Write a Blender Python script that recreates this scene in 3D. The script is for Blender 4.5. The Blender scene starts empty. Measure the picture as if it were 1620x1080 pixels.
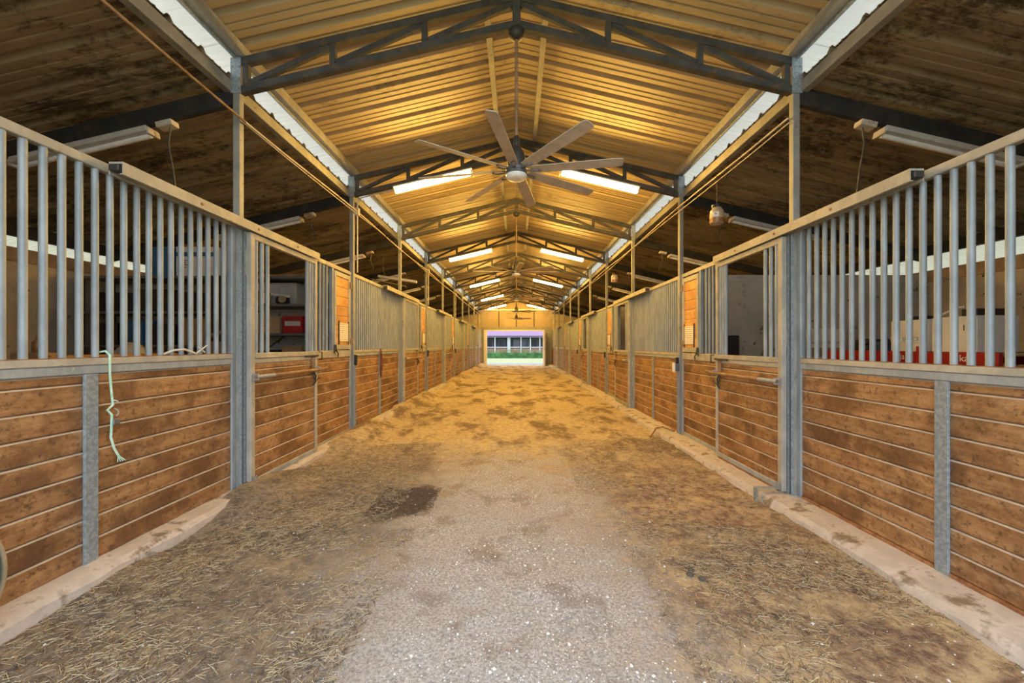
import bpy, bmesh, math, random
import numpy as np
from mathutils import Vector, Matrix

# ------------------------------------------------------------------ camera, sky, sun, exposure
S = bpy.context.scene
C = S.collection
R = math.radians
EYE = 1.36
cd = bpy.data.cameras.new('camera'); cam = bpy.data.objects.new('camera', cd); C.objects.link(cam)
cam.location = (0, 0, EYE); cam.rotation_euler = (R(90), 0, 0)
cd.sensor_width = 36.0; cd.sensor_fit = 'HORIZONTAL'; cd.lens = 36.0 * 630 / 1620
cd.shift_x = -7 / 1620; cd.shift_y = 6 / 1620
cd.clip_start = 0.02; cd.clip_end = 300
S.camera = cam
w = bpy.data.worlds.new('sky'); S.world = w; w.use_nodes = True
bg = w.node_tree.nodes['Background']; bg.inputs[0].default_value = (0.80, 0.90, 1.0, 1); bg.inputs[1].default_value = 4.2
sd = bpy.data.lights.new('sun', 'SUN'); sun = bpy.data.objects.new('sun', sd); C.objects.link(sun)
sd.energy = 4.0; sd.angle = R(3); sd.color = (1.0, 0.9, 0.74)
sun.rotation_euler = Vector((0.55, -0.22, -0.80)).to_track_quat('-Z', 'Y').to_euler()   # from the -X side, high
LAMP_STRENGTH = 335.0
LAMP_COLOR = (1.0, 0.585, 0.115)
S.view_settings.view_transform = 'Standard'; S.view_settings.look = 'None'
S.view_settings.gamma = 1.0; S.view_settings.use_curve_mapping = False
S.view_settings.exposure = 0.0
random.seed(7); rng = np.random.default_rng(7)

# ------------------------------------------------------------------ materials
class NT:
    def __init__(s, name):
        s.m = bpy.data.materials.new(name); s.m.use_nodes = True
        s.t = s.m.node_tree; s.b = s.t.nodes['Principled BSDF']
    def new(s, typ, **kw):
        n = s.t.nodes.new(typ)
        for k, v in kw.items(): setattr(n, k, v)
        return n
    def put(s, sock, v):
        if hasattr(v, 'is_linked') or isinstance(v, bpy.types.NodeSocket): s.t.links.new(v, sock)
        elif isinstance(v, (tuple, list)) and len(v) == 3 and sock.type == 'RGBA': sock.default_value = (*v, 1)
        else: sock.default_value = v
    def math(s, op, a, b=0.0, c=None, clamp=False):
        n = s.new('ShaderNodeMath', operation=op); n.use_clamp = clamp
        s.put(n.inputs[0], a); s.put(n.inputs[1], b)
        if c is not None: s.put(n.inputs[2], c)
        return n.outputs[0]
    def obj(s): return s.new('ShaderNodeTexCoord').outputs['Object']
    def pos(s): return s.new('ShaderNodeNewGeometry').outputs['Position']
    def rand(s): return s.new('ShaderNodeObjectInfo').outputs['Random']
    def vmul(s, v, k, off=None):
        n = s.new('ShaderNodeVectorMath', operation='MULTIPLY'); s.put(n.inputs[0], v); n.inputs[1].default_value = k; o = n.outputs[0]
        if off is not None:
            a = s.new('ShaderNodeVectorMath', operation='ADD'); s.put(a.inputs[0], o); s.put(a.inputs[1], off); o = a.outputs[0]
        return o
    def noise(s, v, scale, detail=4.0, rough=0.6):
        n = s.new('ShaderNodeTexNoise'); s.put(n.inputs['Vector'], v)
        n.inputs['Scale'].default_value = scale; n.inputs['Detail'].default_value = detail; n.inputs['Roughness'].default_value = rough
        return n.outputs['Fac']
    def step(s, v, a, b):          # smooth 0..1 from a to b
        n = s.new('ShaderNodeMapRange', interpolation_type='SMOOTHSTEP'); s.put(n.inputs[0], v)
        n.inputs[1].default_value = a; n.inputs[2].default_value = b
        return n.outputs[0]
    def mix(s, f, a, b):
        n = s.new('ShaderNodeMix', data_type='RGBA'); s.put(n.inputs[0], f); s.put(n.inputs[6], a); s.put(n.inputs[7], b)
        return n.outputs[2]
    def xyz(s, v):
        n = s.new('ShaderNodeSeparateXYZ'); s.put(n.inputs[0], v); return n.outputs
    def done(s, col, rough=0.6, metal=0.0, bump=None, bstr=0.3, bdist=0.01):
        s.put(s.b.inputs['Base Color'], col); s.put(s.b.inputs['Roughness'], rough); s.put(s.b.inputs['Metallic'], metal)
        if bump is not None:
            n = s.new('ShaderNodeBump'); n.inputs['Strength'].default_value = bstr; n.inputs['Distance'].default_value = bdist
            s.put(n.inputs['Height'], bump); s.t.links.new(n.outputs[0], s.b.inputs['Normal'])
        return s.m

def speckled(name, a, b, scale=6, lo=.4, hi=.65, rough=.6, metal=0., stretch=(1, 1, 1), c=None, cscale=20, clo=.62, chi=.7, bstr=.15, world=False):
    n = NT(name); v = n.pos() if world else n.obj()
    off = n.math('MULTIPLY', n.rand(), 37.0)
    v = n.vmul(v, stretch, None if world else off)
    f = n.noise(v, scale, 6, .65)
    col = n.mix(n.step(f, lo, hi), a, b)
    if c: col = n.mix(n.step(n.noise(v, cscale, 4, .7), clo, chi), col, c)
    return n.done(col, rough, metal, f, bstr)

def plain(name, col, rough=.6, metal=0.): return speckled(name, tuple(x * .88 for x in col), tuple(min(1, x * 1.08) for x in col), 9, .35, .65, rough, metal, bstr=.05)

def wood_mat(name, light, dark, mid, blot=(.07, .03, .012), grain_axis=1):
    n = NT(name); o = n.obj(); r = n.rand()
    off = n.math('MULTIPLY', r, 53.0)
    st = [6, 6, 6]; st[grain_axis] = .55
    g = n.noise(n.vmul(o, tuple(st), off), 4.5, 7, .7)
    blo = n.noise(n.vmul(o, (1, 1, 1), off), 2.3, 5, .62)
    fine = n.noise(n.vmul(o, (1, 1.0, 1), off), 26, 5, .75)
    col = n.mix(n.step(g, .36, .66), light, mid)
    col = n.mix(n.math('MULTIPLY', n.step(blo, .44, .64), .85), col, dark)
    col = n.mix(n.math('MULTIPLY', n.step(fine, .52, .66), .75), col, blot)
    mot = n.noise(n.vmul(o, (1.6, .9, 1.6), off), 9, 8, .8)
    col = n.mix(n.math('MULTIPLY', n.step(mot, .45, .62), .5), col, tuple(x * .75 for x in dark))
    pale = n.noise(n.vmul(o, (1.3, .8, 1.3), n.math('MULTIPLY', r, 91.0)), 2.0, 6, .7)
    col = n.mix(n.math('MULTIPLY', n.step(pale, .58, .70), .55), col, (.50, .33, .19))
    bri = n.math('MULTIPLY_ADD', r, .32, .84)
    hv = n.new('ShaderNodeHueSaturation'); n.put(hv.inputs['Color'], col); n.put(hv.inputs['Value'], bri)
    return n.done(hv.outputs[0], .62, 0, g, .25, .004)

M = {}
M['galv'] = speckled('galvanized_steel', (.25, .28, .295), (.36, .39, .40), 7, .35, .68, .55, .12, (1, 1, .5), c=(.46, .48, .48), cscale=30, clo=.66, chi=.72)
M['galv_plain'] = speckled('galvanized_plate', (.19, .225, .245), (.29, .325, .345), 40, .42, .6, .55, .12, c=(.36, .38, .39), cscale=12, clo=.6, chi=.75)
M['rail'] = speckled('dusty_galvanized_rail', (.34, .32, .27), (.46, .42, .34), 5, .4, .65, .65, .08, c=(.24, .16, .085), cscale=14, clo=.62, chi=.72)
M['rust'] = speckled('rust', (.20, .075, .025), (.36, .17, .07), 18, .35, .65, .85, c=(.10, .045, .02), cscale=30)
M['rust_pipe'] = speckled('rusty_pipe', (.20, .105, .05), (.32, .20, .11), 10, .35, .65, .7, .1, c=(.12, .06, .03), cscale=26)
M['post'] = speckled('painted_post', (.24, .23, .20), (.33, .31, .26), 5, .4, .65, .6, .1, c=(.15, .11, .065), cscale=16, clo=.62, chi=.72)
M['truss'] = speckled('dusty_truss_steel', (.038, .038, .036), (.072, .067, .056), 6, .38, .65, .75, .05, c=(.11, .065, .03), cscale=10, clo=.52, chi=.68)
M['rafter'] = speckled('dark_rafter_steel', (.02, .019, .017), (.04, .034, .026), 6, .4, .65, .95, 0.0, c=(.05, .03, .015), cscale=12, clo=.55, chi=.7)
M['wood'] = wood_mat('stained_boards', (.41, .228, .10), (.13, .056, .021), (.285, .132, .047))
M['wood_orange_lit'] = wood_mat('orange_lamplit_boards', (.74, .40, .12), (.50, .22, .055), (.64, .31, .085), blot=(.35, .15, .04))  # base colour raised to carry the strong lamp light on the feed doors
M['dust'] = plain('groove_dust', (.46, .37, .28), .9)
def roof_mat(name, a, b, stain, amt, lo, hi):
    n = NT(name); p = n.pos()
    f = n.noise(n.vmul(p, (.35, 3.0, .35)), 2.2, 5, .6)
    col = n.mix(n.step(f, .35, .65), a, b)
    st = n.noise(n.vmul(p, (.8, 1.6, .8)), 1.5, 9, .75)
    fine = n.noise(n.vmul(p, (1, 2.2, 1)), 11, 6, .8)
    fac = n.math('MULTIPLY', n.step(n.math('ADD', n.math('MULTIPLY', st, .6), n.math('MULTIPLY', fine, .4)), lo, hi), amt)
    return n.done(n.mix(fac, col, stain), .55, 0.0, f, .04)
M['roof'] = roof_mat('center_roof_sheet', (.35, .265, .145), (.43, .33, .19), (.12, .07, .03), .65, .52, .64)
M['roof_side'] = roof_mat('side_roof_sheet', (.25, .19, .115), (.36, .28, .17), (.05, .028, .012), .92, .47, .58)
n = NT('translucent_eave_sheet'); tr_ = n.new('ShaderNodeBsdfTranslucent'); tr_.inputs[0].default_value = (.55, .54, .50, 1); mx_ = n.new('ShaderNodeMixShader'); mx_.inputs[0].default_value = .55
n.put(n.b.inputs['Base Color'], (.78, .77, .73)); n.t.links.new(n.b.outputs[0], mx_.inputs[1]); n.t.links.new(tr_.outputs[0], mx_.inputs[2]); n.t.links.new(mx_.outputs[0], n.t.nodes['Material Output'].inputs[0]); M['eave_sheet'] = n.m
M['roof_top'] = plain('roof_top', (.62, .62, .60), .5)
M['kerb'] = speckled('kerb_concrete', (.42, .365, .32), (.56, .495, .44), 5, .4, .62, .9, c=(.20, .145, .095), cscale=5, clo=.50, chi=.66, bstr=.5, world=True)
M['wall'] = speckled('tan_concrete_wall', (.40, .32, .22), (.50, .41, .29), 2, .35, .65, .9, c=(.09, .055, .03), cscale=13, clo=.63, chi=.68, world=True)
M['partition'] = speckled('grey_partition', (.40, .36, .29), (.52, .47, .38), 2, .35, .65, .9, c=(.10, .07, .045), cscale=9, clo=.60, chi=.68, world=True)
M['lintel'] = speckled('brown_lintel', (.26, .17, .10), (.36, .25, .15), 4, .4, .6, .8)
M['white'] = plain('white_paint', (.72, .70, .66), .5)
M['fixture'] = plain('fixture_white', (.55, .52, .46), .5)
M['blade'] = speckled('fan_blade_dusty', (.42, .35, .28), (.52, .44, .36), 9, .4, .65, .6)
M['dark_metal'] = plain('dark_metal', (.045, .04, .036), .55, .3)
M['grey_metal'] = plain('grey_metal', (.16, .165, .17), .45, .4)
M['dome'] = plain('dome_plastic', (.85, .82, .76), .4)
M['black'] = plain('black_plastic', (.016, .016, .018), .5)
M['conduit'] = speckled('tan_conduit', (.50, .43, .33), (.60, .53, .42), 5, .4, .6, .6, c=(.30, .16, .08), cscale=4, clo=.58, chi=.66)
M['cardboard'] = speckled('cardboard', (.36, .22, .11), (.43, .27, .14), 5, .4, .6, .85)
M['box_white'] = speckled('white_carton', (.68, .66, .61), (.76, .74, .70), 4, .4, .6, .7)
M['box_blue'] = plain('blue_carton', (.03, .13, .24), .6)
M['red'] = plain('red_paint', (.36, .012, .014), .45)
M['yellow_wood'] = plain('pale_wood_leg', (.42, .33, .16), .7)
M['ink'] = plain('dark_ink', (.04, .035, .03), .7)
M['ink_blue'] = plain('blue_grey_ink', (.10, .22, .28), .7)
M['ink_white'] = plain('white_ink', (.8, .78, .74), .6)
M['tote'] = plain('clear_tote', (.44, .42, .37), .3)
M['tan_jar'] = plain('cloudy_jar', (.48, .36, .22), .3)
M['amber'] = plain('amber_jar', (.30, .14, .05), .25)
M['mint'] = speckled('mint_twine', (.36, .60, .46), (.55, .72, .58), 30, .4, .6, .8)
M['cord_white'] = plain('white_cord', (.6, .58, .52), .8)
M['jeans'] = plain('blue_cloth', (.035, .06, .13), .9)
M['tan_cloth'] = plain('tan_cloth', (.33, .25, .15), .9)
M['tub_blue'] = plain('blue_tub', (.035, .085, .13), .4)
M['bench'] = wood_mat('bench_wood', (.42, .25, .11), (.20, .10, .04), (.33, .18, .08))
M['strap'] = speckled('dark_red_strap', (.10, .02, .015), (.20, .06, .03), 20, .4, .6, .9)
M['dung'] = plain('dark_lump', (.085, .07, .055), .95)
M['straw_a'] = plain('straw_pale', (.49, .39, .23), .8)
M['straw_b'] = plain('straw_brown', (.24, .16, .09), .85)
M['straw_c'] = plain('straw_dark', (.085, .055, .035), .9)
M['pebble'] = speckled('pebble', (.40, .38, .36), (.70, .68, .65), 2, .35, .6, .8)
M['leaf'] = speckled('hedge_leaf', (.03, .11, .03), (.08, .22, .06), 2, .4, .6, .7)
M['house_roof'] = plain('mauve_metal_roof', (.12, .062, .145), .7)
M['house_wall'] = plain('dark_house_wall', (.05, .06, .08), .8)
M['house_white'] = plain('house_white', (.42, .42, .42), .6)
M['brick_red'] = plain('house_brick', (.22, .09, .07), .9)
M['pane'] = plain('window_pane', (.02, .03, .045), .1)
M['plank_pale'] = wood_mat('pale_planks', (.62, .47, .28), (.40, .27, .13), (.54, .39, .22), grain_axis=0)

n = NT('placard_print'); o = n.xyz(n.obj())
ln = n.math('GREATER_THAN', n.math('FRACT', n.math('MULTIPLY', o[2], 34.0)), .55)
wd = n.step(n.noise(n.vmul(n.obj(), (1, 70, 20)), 2.0, 2, .5), .42, .5)
M['placard'] = n.done(n.mix(n.math('MULTIPLY', n.math('MULTIPLY', ln, wd), .7), (.84, .80, .68), (.25, .20, .14)), .35)

n = NT('lamp_diffuser'); n.put(n.b.inputs['Base Color'], (.9, .85, .7)); n.put(n.b.inputs['Emission Color'], LAMP_COLOR); n.put(n.b.inputs['Emission Strength'], LAMP_STRENGTH); M['lamp'] = n.m

# dirt, gravel and old hay of the aisle
n = NT('aisle_dirt'); p = n.pos(); X, Y, Z = n.xyz(p)
wob = n.noise(p, .9, 5, .65); wob2 = n.noise(p, 2.6, 6, .7); fine = n.noise(p, 14, 6, .75); grit = n.noise(p, 70, 4, .8)
xs = n.math('ADD', X, n.math('MULTIPLY', n.math('SUBTRACT', wob, .5), 1.5))
ax = n.math('ABSOLUTE', n.math('ADD', xs, .08))
gr = n.math('MULTIPLY', n.step(n.math('ADD', ax, n.math('MULTIPLY', n.math('SUBTRACT', fine, .5), 1.1)), 1.22, .42),
            n.step(n.math('ADD', Y, n.math('MULTIPLY', n.math('SUBTRACT', wob2, .5), 5.0)), 6.2, 3.6))
sand = n.mix(n.step(fine, .35, .65), (.37, .28, .165), (.56, .45, .285))
mott = n.noise(n.vmul(p, (1.0, .55, 1)), 1.5, 8, .72)
sand = n.mix(n.math('MULTIPLY', n.step(mott, .47, .60), .85), sand, (.12, .072, .036))
hayL = n.mix(n.step(fine, .38, .62), (.115, .094, .077), (.27, .22, .165))
hayR = n.mix(n.step(fine, .38, .62), (.15, .08, .05), (.40, .28, .165))
hay = n.mix(n.step(X, -.3, .3), hayL, hayR)
hay = n.mix(n.math('MULTIPLY', n.step(wob2, .46, .62), n.math('MULTIPLY_ADD', n.step(X, -.3, .3), .45, .3)), hay, (.54, .40, .22))
near = n.step(n.math('ADD', Y, n.math('MULTIPLY', n.math('SUBTRACT', mott, .5), 3.5)), 5.6, 3.6)
col = n.mix(near, sand, hay)
grav = n.mix(n.step(grit, .34, .62), (.22, .205, .20), (.50, .47, .455))
grav = n.mix(n.math('MULTIPLY', n.step(wob2, .50, .64), .6), grav, (.19, .145, .115))
col = n.mix(gr, col, grav)
# damp manure stain with its own outline
dx = n.math('DIVIDE', n.math('ADD', X, n.math('ADD', .98, n.math('MULTIPLY', n.math('SUBTRACT', fine, .5), .25))), .21)
dy = n.math('DIVIDE', n.math('ADD', Y, n.math('ADD', -3.50, n.math('MULTIPLY', n.math('SUBTRACT', wob2, .5), .4))), .42)
dx2 = n.math('SUBTRACT', dx, n.math('MULTIPLY', dy, .45))
rr = n.math('ADD', n.math('MULTIPLY', dx2, dx2), n.math('MULTIPLY', dy, dy))
col = n.mix(n.math('MULTIPLY', n.step(rr, 1.25, .75), .85), col, (.085, .058, .04))
M['dirt'] = n.done(col, .95, 0, n.math('ADD', n.math('MULTIPLY', fine, .7), n.math('MULTIPLY', grit, .45)), .7, .03)
n = NT('lawn_grass'); p = n.pos(); f = n.noise(p, 3, 6, .7)
M['lawn'] = n.done(n.mix(n.step(f, .35, .65), (.12, .145, .06), (.20, .23, .105)), .95)
M['apron'] = speckled('apron_concrete', (.10, .107, .118), (.15, .156, .165), 1.2, .35, .6, .9, world=True)
M['stall_dirt'] = speckled('stall_floor_dirt', (.16, .11, .07), (.26, .19, .12), 2, .35, .6, .95, world=True)

# ------------------------------------------------------------------ mesh helpers
class MB:
    def __init__(s): s.v = []; s.f = []; s.mi = []
    def add(s, vs, fs, mi=0):
        o = len(s.v); s.v += [tuple(q) for q in vs]; s.f += [tuple(i + o for i in f) for f in fs]; s.mi += [mi] * len(fs); return s
    def box(s, x0, x1, y0, y1, z0, z1, mi=0):
        if x0 > x1: x0, x1 = x1, x0
        if y0 > y1: y0, y1 = y1, y0
        return s.add([(x0, y0, z0), (x1, y0, z0), (x1, y1, z0), (x0, y1, z0), (x0, y0, z1), (x1, y0, z1), (x1, y1, z1), (x0, y1, z1)],
                     [(0, 3, 2, 1), (4, 5, 6, 7), (0, 1, 5, 4), (1, 2, 6, 5), (2, 3, 7, 6), (3, 0, 4, 7)], mi)
    def beam(s, p, q, wid, hei, mi=0, up=(0, 0, 1)):
        p = Vector(p); q = Vector(q); d = (q - p).normalized(); u = Vector(up)
        if abs(d.dot(u)) > .98: u = Vector((0, 1, 0))
        r = d.cross(u).normalized(); u = r.cross(d).normalized()
        c = [r * (sx * wid / 2) + u * (sz * hei / 2) for sx, sz in ((-1, -1), (1, -1), (1, 1), (-1, 1))]
        return s.add([p + k for k in c] + [q + k for k in c], [(3, 2, 1, 0), (4, 5, 6, 7), (0, 1, 5, 4), (1, 2, 6, 5), (2, 3, 7, 6), (3, 0, 4, 7)], mi)
    def tube(s, pts, rad, seg=8, mi=0, caps=True):
        pts = [Vector(q) for q in pts]; rings = []; n_ = len(pts)
        rads = rad if isinstance(rad, (list, tuple)) else [rad] * n_
        prev = None
        for i, q in enumerate(pts):
            d = (pts[min(i + 1, n_ - 1)] - pts[max(i - 1, 0)]).normalized()
            if prev is None:
                a = Vector((0, 0, 1)) if abs(d.z) < .9 else Vector((1, 0, 0))
                r = d.cross(a).normalized()
            else:
                r = (prev - d * prev.dot(d)).normalized()
            prev = r; u = d.cross(r)
            rings.append([q + (r * math.cos(2 * math.pi * k / seg) + u * math.sin(2 * math.pi * k / seg)) * rads[i] for k in range(seg)])
        vs = [p_ for rg in rings for p_ in rg]; fs = []
        for i in range(n_ - 1):
            for k in range(seg):
                k2 = (k + 1) % seg; fs.append((i * seg + k, i * seg + k2, (i + 1) * seg + k2, (i + 1) * seg + k))
        if caps: fs.append(tuple(range(seg - 1, -1, -1))); fs.append(tuple((n_ - 1) * seg + k for k in range(seg)))
        return s.add(vs, fs, mi)
    def lathe(s, prof, cx=0, cy=0, cz=0, seg=20, mi=0):          # prof: (radius, z)
        vs = [(cx + r * math.cos(2 * math.pi * k / seg), cy + r * math.sin(2 * math.pi * k / seg), cz + z) for r, z in prof for k in range(seg)]
        fs = [(i * seg + k, i * seg + (k + 1) % seg, (i + 1) * seg + (k + 1) % seg, (i + 1) * seg + k) for i in range(len(prof) - 1) for k in range(seg)]
        fs += [tuple(range(seg - 1, -1, -1)), tuple((len(prof) - 1) * seg + k for k in range(seg))]
        return s.add(vs, fs, mi)
    def mesh(s, name, mats, smooth=False, bevel=0.0):
        me = bpy.data.meshes.new(name); me.from_pydata(s.v, [], s.f)
        for m in (mats if isinstance(mats, (list, tuple)) else [mats]): me.materials.append(M[m] if isinstance(m, str) else m)
        me.polygons.foreach_set('material_index', s.mi)
        bm = bmesh.new(); bm.from_mesh(me); bmesh.ops.recalc_face_normals(bm, faces=bm.faces)
        if bevel: bmesh.ops.bevel(bm, geom=[e for e in bm.edges], offset=bevel, segments=1, affect='EDGES', clamp_overlap=True)
        bm.to_mesh(me); bm.free()
        if smooth:
            me.polygons.foreach_set('use_smooth', [True] * len(me.polygons))
            try: me.set_sharp_from_angle(angle=R(40))
            except Exception: pass
        me.update(); return me

def ob(name, me, parent=None, loc=(0, 0, 0), rot=(0, 0, 0)):
    o = bpy.data.objects.new(name, me); C.objects.link(o); o.location = loc; o.rotation_euler = rot
    if parent is not None: o.parent = parent
    return o
def tag(o, label=None, cat=None, group=None, kind=None):
    if label: o['label'] = label
    if cat: o['category'] = cat
    if group: o['group'] = group
    if kind: o['kind'] = kind
    return o
def thing(name, loc, label, cat, group=None): return tag(ob(name, None, None, loc), label, cat, group)
def struct(name, me=None, loc=(0, 0, 0), label=None): return tag(ob(name, me, None, loc), label, None, None, 'structure')
CACHE = {}
def bxm(dx, dy, dz, mat, bevel=0.004):                             # shared centred box
    k = (round(dx, 4), round(dy, 4), round(dz, 4), mat, bevel)
    if k not in CACHE: CACHE[k] = MB().box(-dx / 2, dx / 2, -dy / 2, dy / 2, -dz / 2, dz / 2).mesh('box', mat, bevel=bevel)
    return CACHE[k]
def bx(name, parent, x0, x1, y0, y1, z0, z1, mat, bevel=0.004):
    if x0 > x1: x0, x1 = x1, x0
    return ob(name, bxm(x1 - x0, y1 - y0, z1 - z0, mat, min(bevel, .2 * min(x1 - x0, y1 - y0, z1 - z0))), parent, ((x0 + x1) / 2, (y0 + y1) / 2, (z0 + z1) / 2))
def board_mesh(L, h, mat='wood', t=.018, b=.008):
    k = ('board', round(L, 3), round(h, 3), mat)
    if k not in CACHE:
        hh = h / 2
        pr = [(-t, -hh + b), (-t, hh - b), (-t + b, hh), (t - b, hh), (t, hh - b), (t, -hh + b), (t - b, -hh), (-t + b, -hh)]
        mb = MB(); vs = [(x, -L / 2, z) for x, z in pr] + [(x, L / 2, z) for x, z in pr]
        fs = [(i, (i + 1) % 8, (i + 1) % 8 + 8, i + 8) for i in range(8)]
        mb.add(vs, fs); mb.mi = [0, 1, 1, 1, 0, 0, 0, 0]
        mb.add(vs, [tuple(range(7, -1, -1)), tuple(range(8, 16))])
        CACHE[k] = mb.mesh('board', [mat, 'dust'])
    return CACHE[k]
def bar_mesh(L, r=.0178):
    k = ('bar', round(L, 3), r)
    if k not in CACHE: CACHE[k] = MB().tube([(0, 0, 0), (0, 0, L)], r, 12).mesh('bar', 'galv', smooth=True)
    return CACHE[k]
def text(name, body, size, mat, parent, loc, face):
    cu = bpy.data.curves.new('lettering', 'FONT'); cu.body = body; cu.size = size; cu.extrude = .0006; cu.align_x = 'CENTER'; cu.align_y = 'CENTER'
    t = bpy.data.objects.new('lettering', cu); C.objects.link(t)
    me = bpy.data.meshes.new_from_object(t.evaluated_get(bpy.context.evaluated_depsgraph_get())); bpy.data.objects.remove(t)
    me.materials.clear(); me.materials.append(M[mat])
    ax = {'-X': ((0, -1, 0), (0, 0, 1), (-1, 0, 0)), '+X': ((0, 1, 0), (0, 0, 1), (1, 0, 0)), '-Y': ((1, 0, 0), (0, 0, 1), (0, -1, 0))}[face]
    o = ob(name, me, parent, loc); o.rotation_euler = Matrix(ax).transposed().to_euler(); return o

# ------------------------------------------------------------------ layout numbers (metres)
BAY = 2.4384
A0 = 3.524
def YK(k): return A0 + BAY * k
YEND = YK(10)
Y0 = -0.2                       # where the roof starts, just behind the camera
UP = 2.46                       # face of the fixed stall fronts, either side
DZ = {-1: 0.0, 1: -0.04}
ZB, ZM, ZT = .10, 1.29, 2.454
SL = .235
def zc(u): return 4.56 - SL * u           # centre roof underside
def zs(u): return 3.70 - SL * (u - 2.5)   # side roof underside
def floor_z(x): return -.025 - .011 * x

# ------------------------------------------------------------------ setting: ground, floor, kerbs
g = MB().box(-60, 60, -30, 90, -.5, -.10); struct('ground', g.mesh('ground', 'lawn'))
nx, ny = 110, 560
xs_ = np.linspace(-2.42, 2.42, nx); ys_ = np.concatenate([np.linspace(-2.5, 9, 360), np.linspace(9.08, YEND + .2, ny - 360)])
def vnoise(x, y, seed, fr):
    r_ = np.random.default_rng(seed); G = r_.random((512, 512)); x = x * fr + 200; y = y * fr + 100
    xi = np.floor(x).astype(int); yi = np.floor(y).astype(int); fx = x - xi; fy = y - yi; fx = fx * fx * (3 - 2 * fx); fy = fy * fy * (3 - 2 * fy)
    g_ = lambda a, b: G[a % 512, b % 512]
    return (g_(xi, yi) * (1 - fx) + g_(xi + 1, yi) * fx) * (1 - fy) + (g_(xi, yi + 1) * (1 - fx) + g_(xi + 1, yi + 1) * fx) * fy - .5
def fz(x, y):
    x = np.asarray(x, float); y = np.asarray(y, float)
    z = -.025 - .011 * x + .035 * vnoise(x, y, 1, .9) + .02 * vnoise(x, y, 2, 3.1) + .010 * vnoise(x, y, 3, 9.0) + .006 * vnoise(x, y, 4, 19.0)
    edge = np.clip((-x - 1.95) / .35, 0, 1)                       # litter piled against the kerb beside the store stall
    z += edge * .155 * np.clip(.72 + 1.9 * vnoise(x * 0, y, 5, 1.1), 0, 1) * np.clip((y - 1.95) / .5, 0, 1)
    edge = np.clip((x - 1.85) / .35, 0, 1)
    z += edge * .03 * np.clip(.4 + 1.6 * vnoise(x * 0 + 7, y, 6, 1.3), 0, 1)
    return z
gx, gy = np.meshgrid(xs_, ys_); vz = fz(gx, gy)
V = np.stack([gx.ravel(), gy.ravel(), vz.ravel()], 1)
idx = np.arange(len(ys_) * nx).reshape(len(ys_), nx)
F = np.stack([idx[:-1, :-1], idx[:-1, 1:], idx[1:, 1:], idx[1:, :-1]], -1).reshape(-1, 4)
me = bpy.data.meshes.new('floor'); me.from_pydata(V.tolist(), [], F.tolist()); me.materials.append(M['dirt'])
me.polygons.foreach_set('use_smooth', [True] * len(me.polygons)); struct('floor', me)
for s, side in ((-1, 'left'), (1, 'right')):
    struct('floor_stalls_' + side, MB().box(s * 2.56, s * 6.1, 1.0, YEND, -.25, -.03).mesh('stall_floor', 'stall_dirt'))
    # kerb with a rough, chipped outer edge
    ui = 2.33 if s < 0 else 2.20; top = .10 if s < 0 else .035
    mb = MB(); yy = np.arange(-2.0, YEND, .12); vs = []
    for y in yy:
        j = random.uniform(-.014, .014); h = random.uniform(-.010, .008)
        vs += [(s * (ui - .03 + j), y, -.2), (s * (ui - .012 + j), y, top - .03 + h), (s * (ui + .02 + j), y, top + h * .6), (s * 2.60, y, top + .012), (s * 2.60, y, -.2)]
    fs = [(i * 5 + a, i * 5 + (a + 1) % 5, (i + 1) * 5 + (a + 1) % 5, (i + 1) * 5 + a) for i in range(len(yy) - 1) for a in range(5)]
    fs += [(0, 1, 2, 3, 4), tuple((len(yy) - 1) * 5 + a for a in (4, 3, 2, 1, 0))]
    mb.add(vs, fs); struct('baseboard_' + side, mb.mesh('kerb', 'kerb', smooth=True))

# side walls, partitions, gable walls
for s, side in ((-1, 'left'), (1, 'right')):
    zt = 2.55 if s < 0 else 2.46
    wl = struct('wall_' + side, MB().box(s * 6.1, s * 6.28, 1.0, YEND, -.4, zt - .17).mesh('wall', 'wall'))
    bx('wall_cap', wl, s * 6.08, s * 6.30, 1.0, YEND, zt - .17, zt, 'lintel')
    def sidewall(y, th, nm):
        mb = MB(); pr = [(s * 2.50, -.3), (s * 6.1, -.3), (s * 6.1, zs(6.1) - .02), (s * 2.50, zs(2.5) - .02)]
        mb.add([(a, y, b) for a, b in pr] + [(a, y + th, b) for a, b in pr], [(0, 1, 2, 3), (7, 6, 5, 4), (0, 4, 5, 1), (1, 5, 6, 2), (2, 6, 7, 3), (3, 7, 4, 0)])
        struct(nm, mb.mesh('sidewall', 'wall'))
    sidewall(.88, .12, 'wall_front_' + side); sidewall(YEND - .03, .12, 'wall_end_' + side)
    for i, k in enumerate((1, 3, 5, 7, 9)):
        pw = struct('wall_partition_%s_%d' % (side, i + 1), MB().box(s * 2.56, s * 6.1, YK(k) - .06, YK(k) + .06, -.2, 2.30).mesh('partition', 'partition'))
        bx('partition_cap', pw, s * 2.56, s * 6.1, YK(k) - .07, YK(k) + .07, 2.30, 2.40, 'partition')

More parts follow.
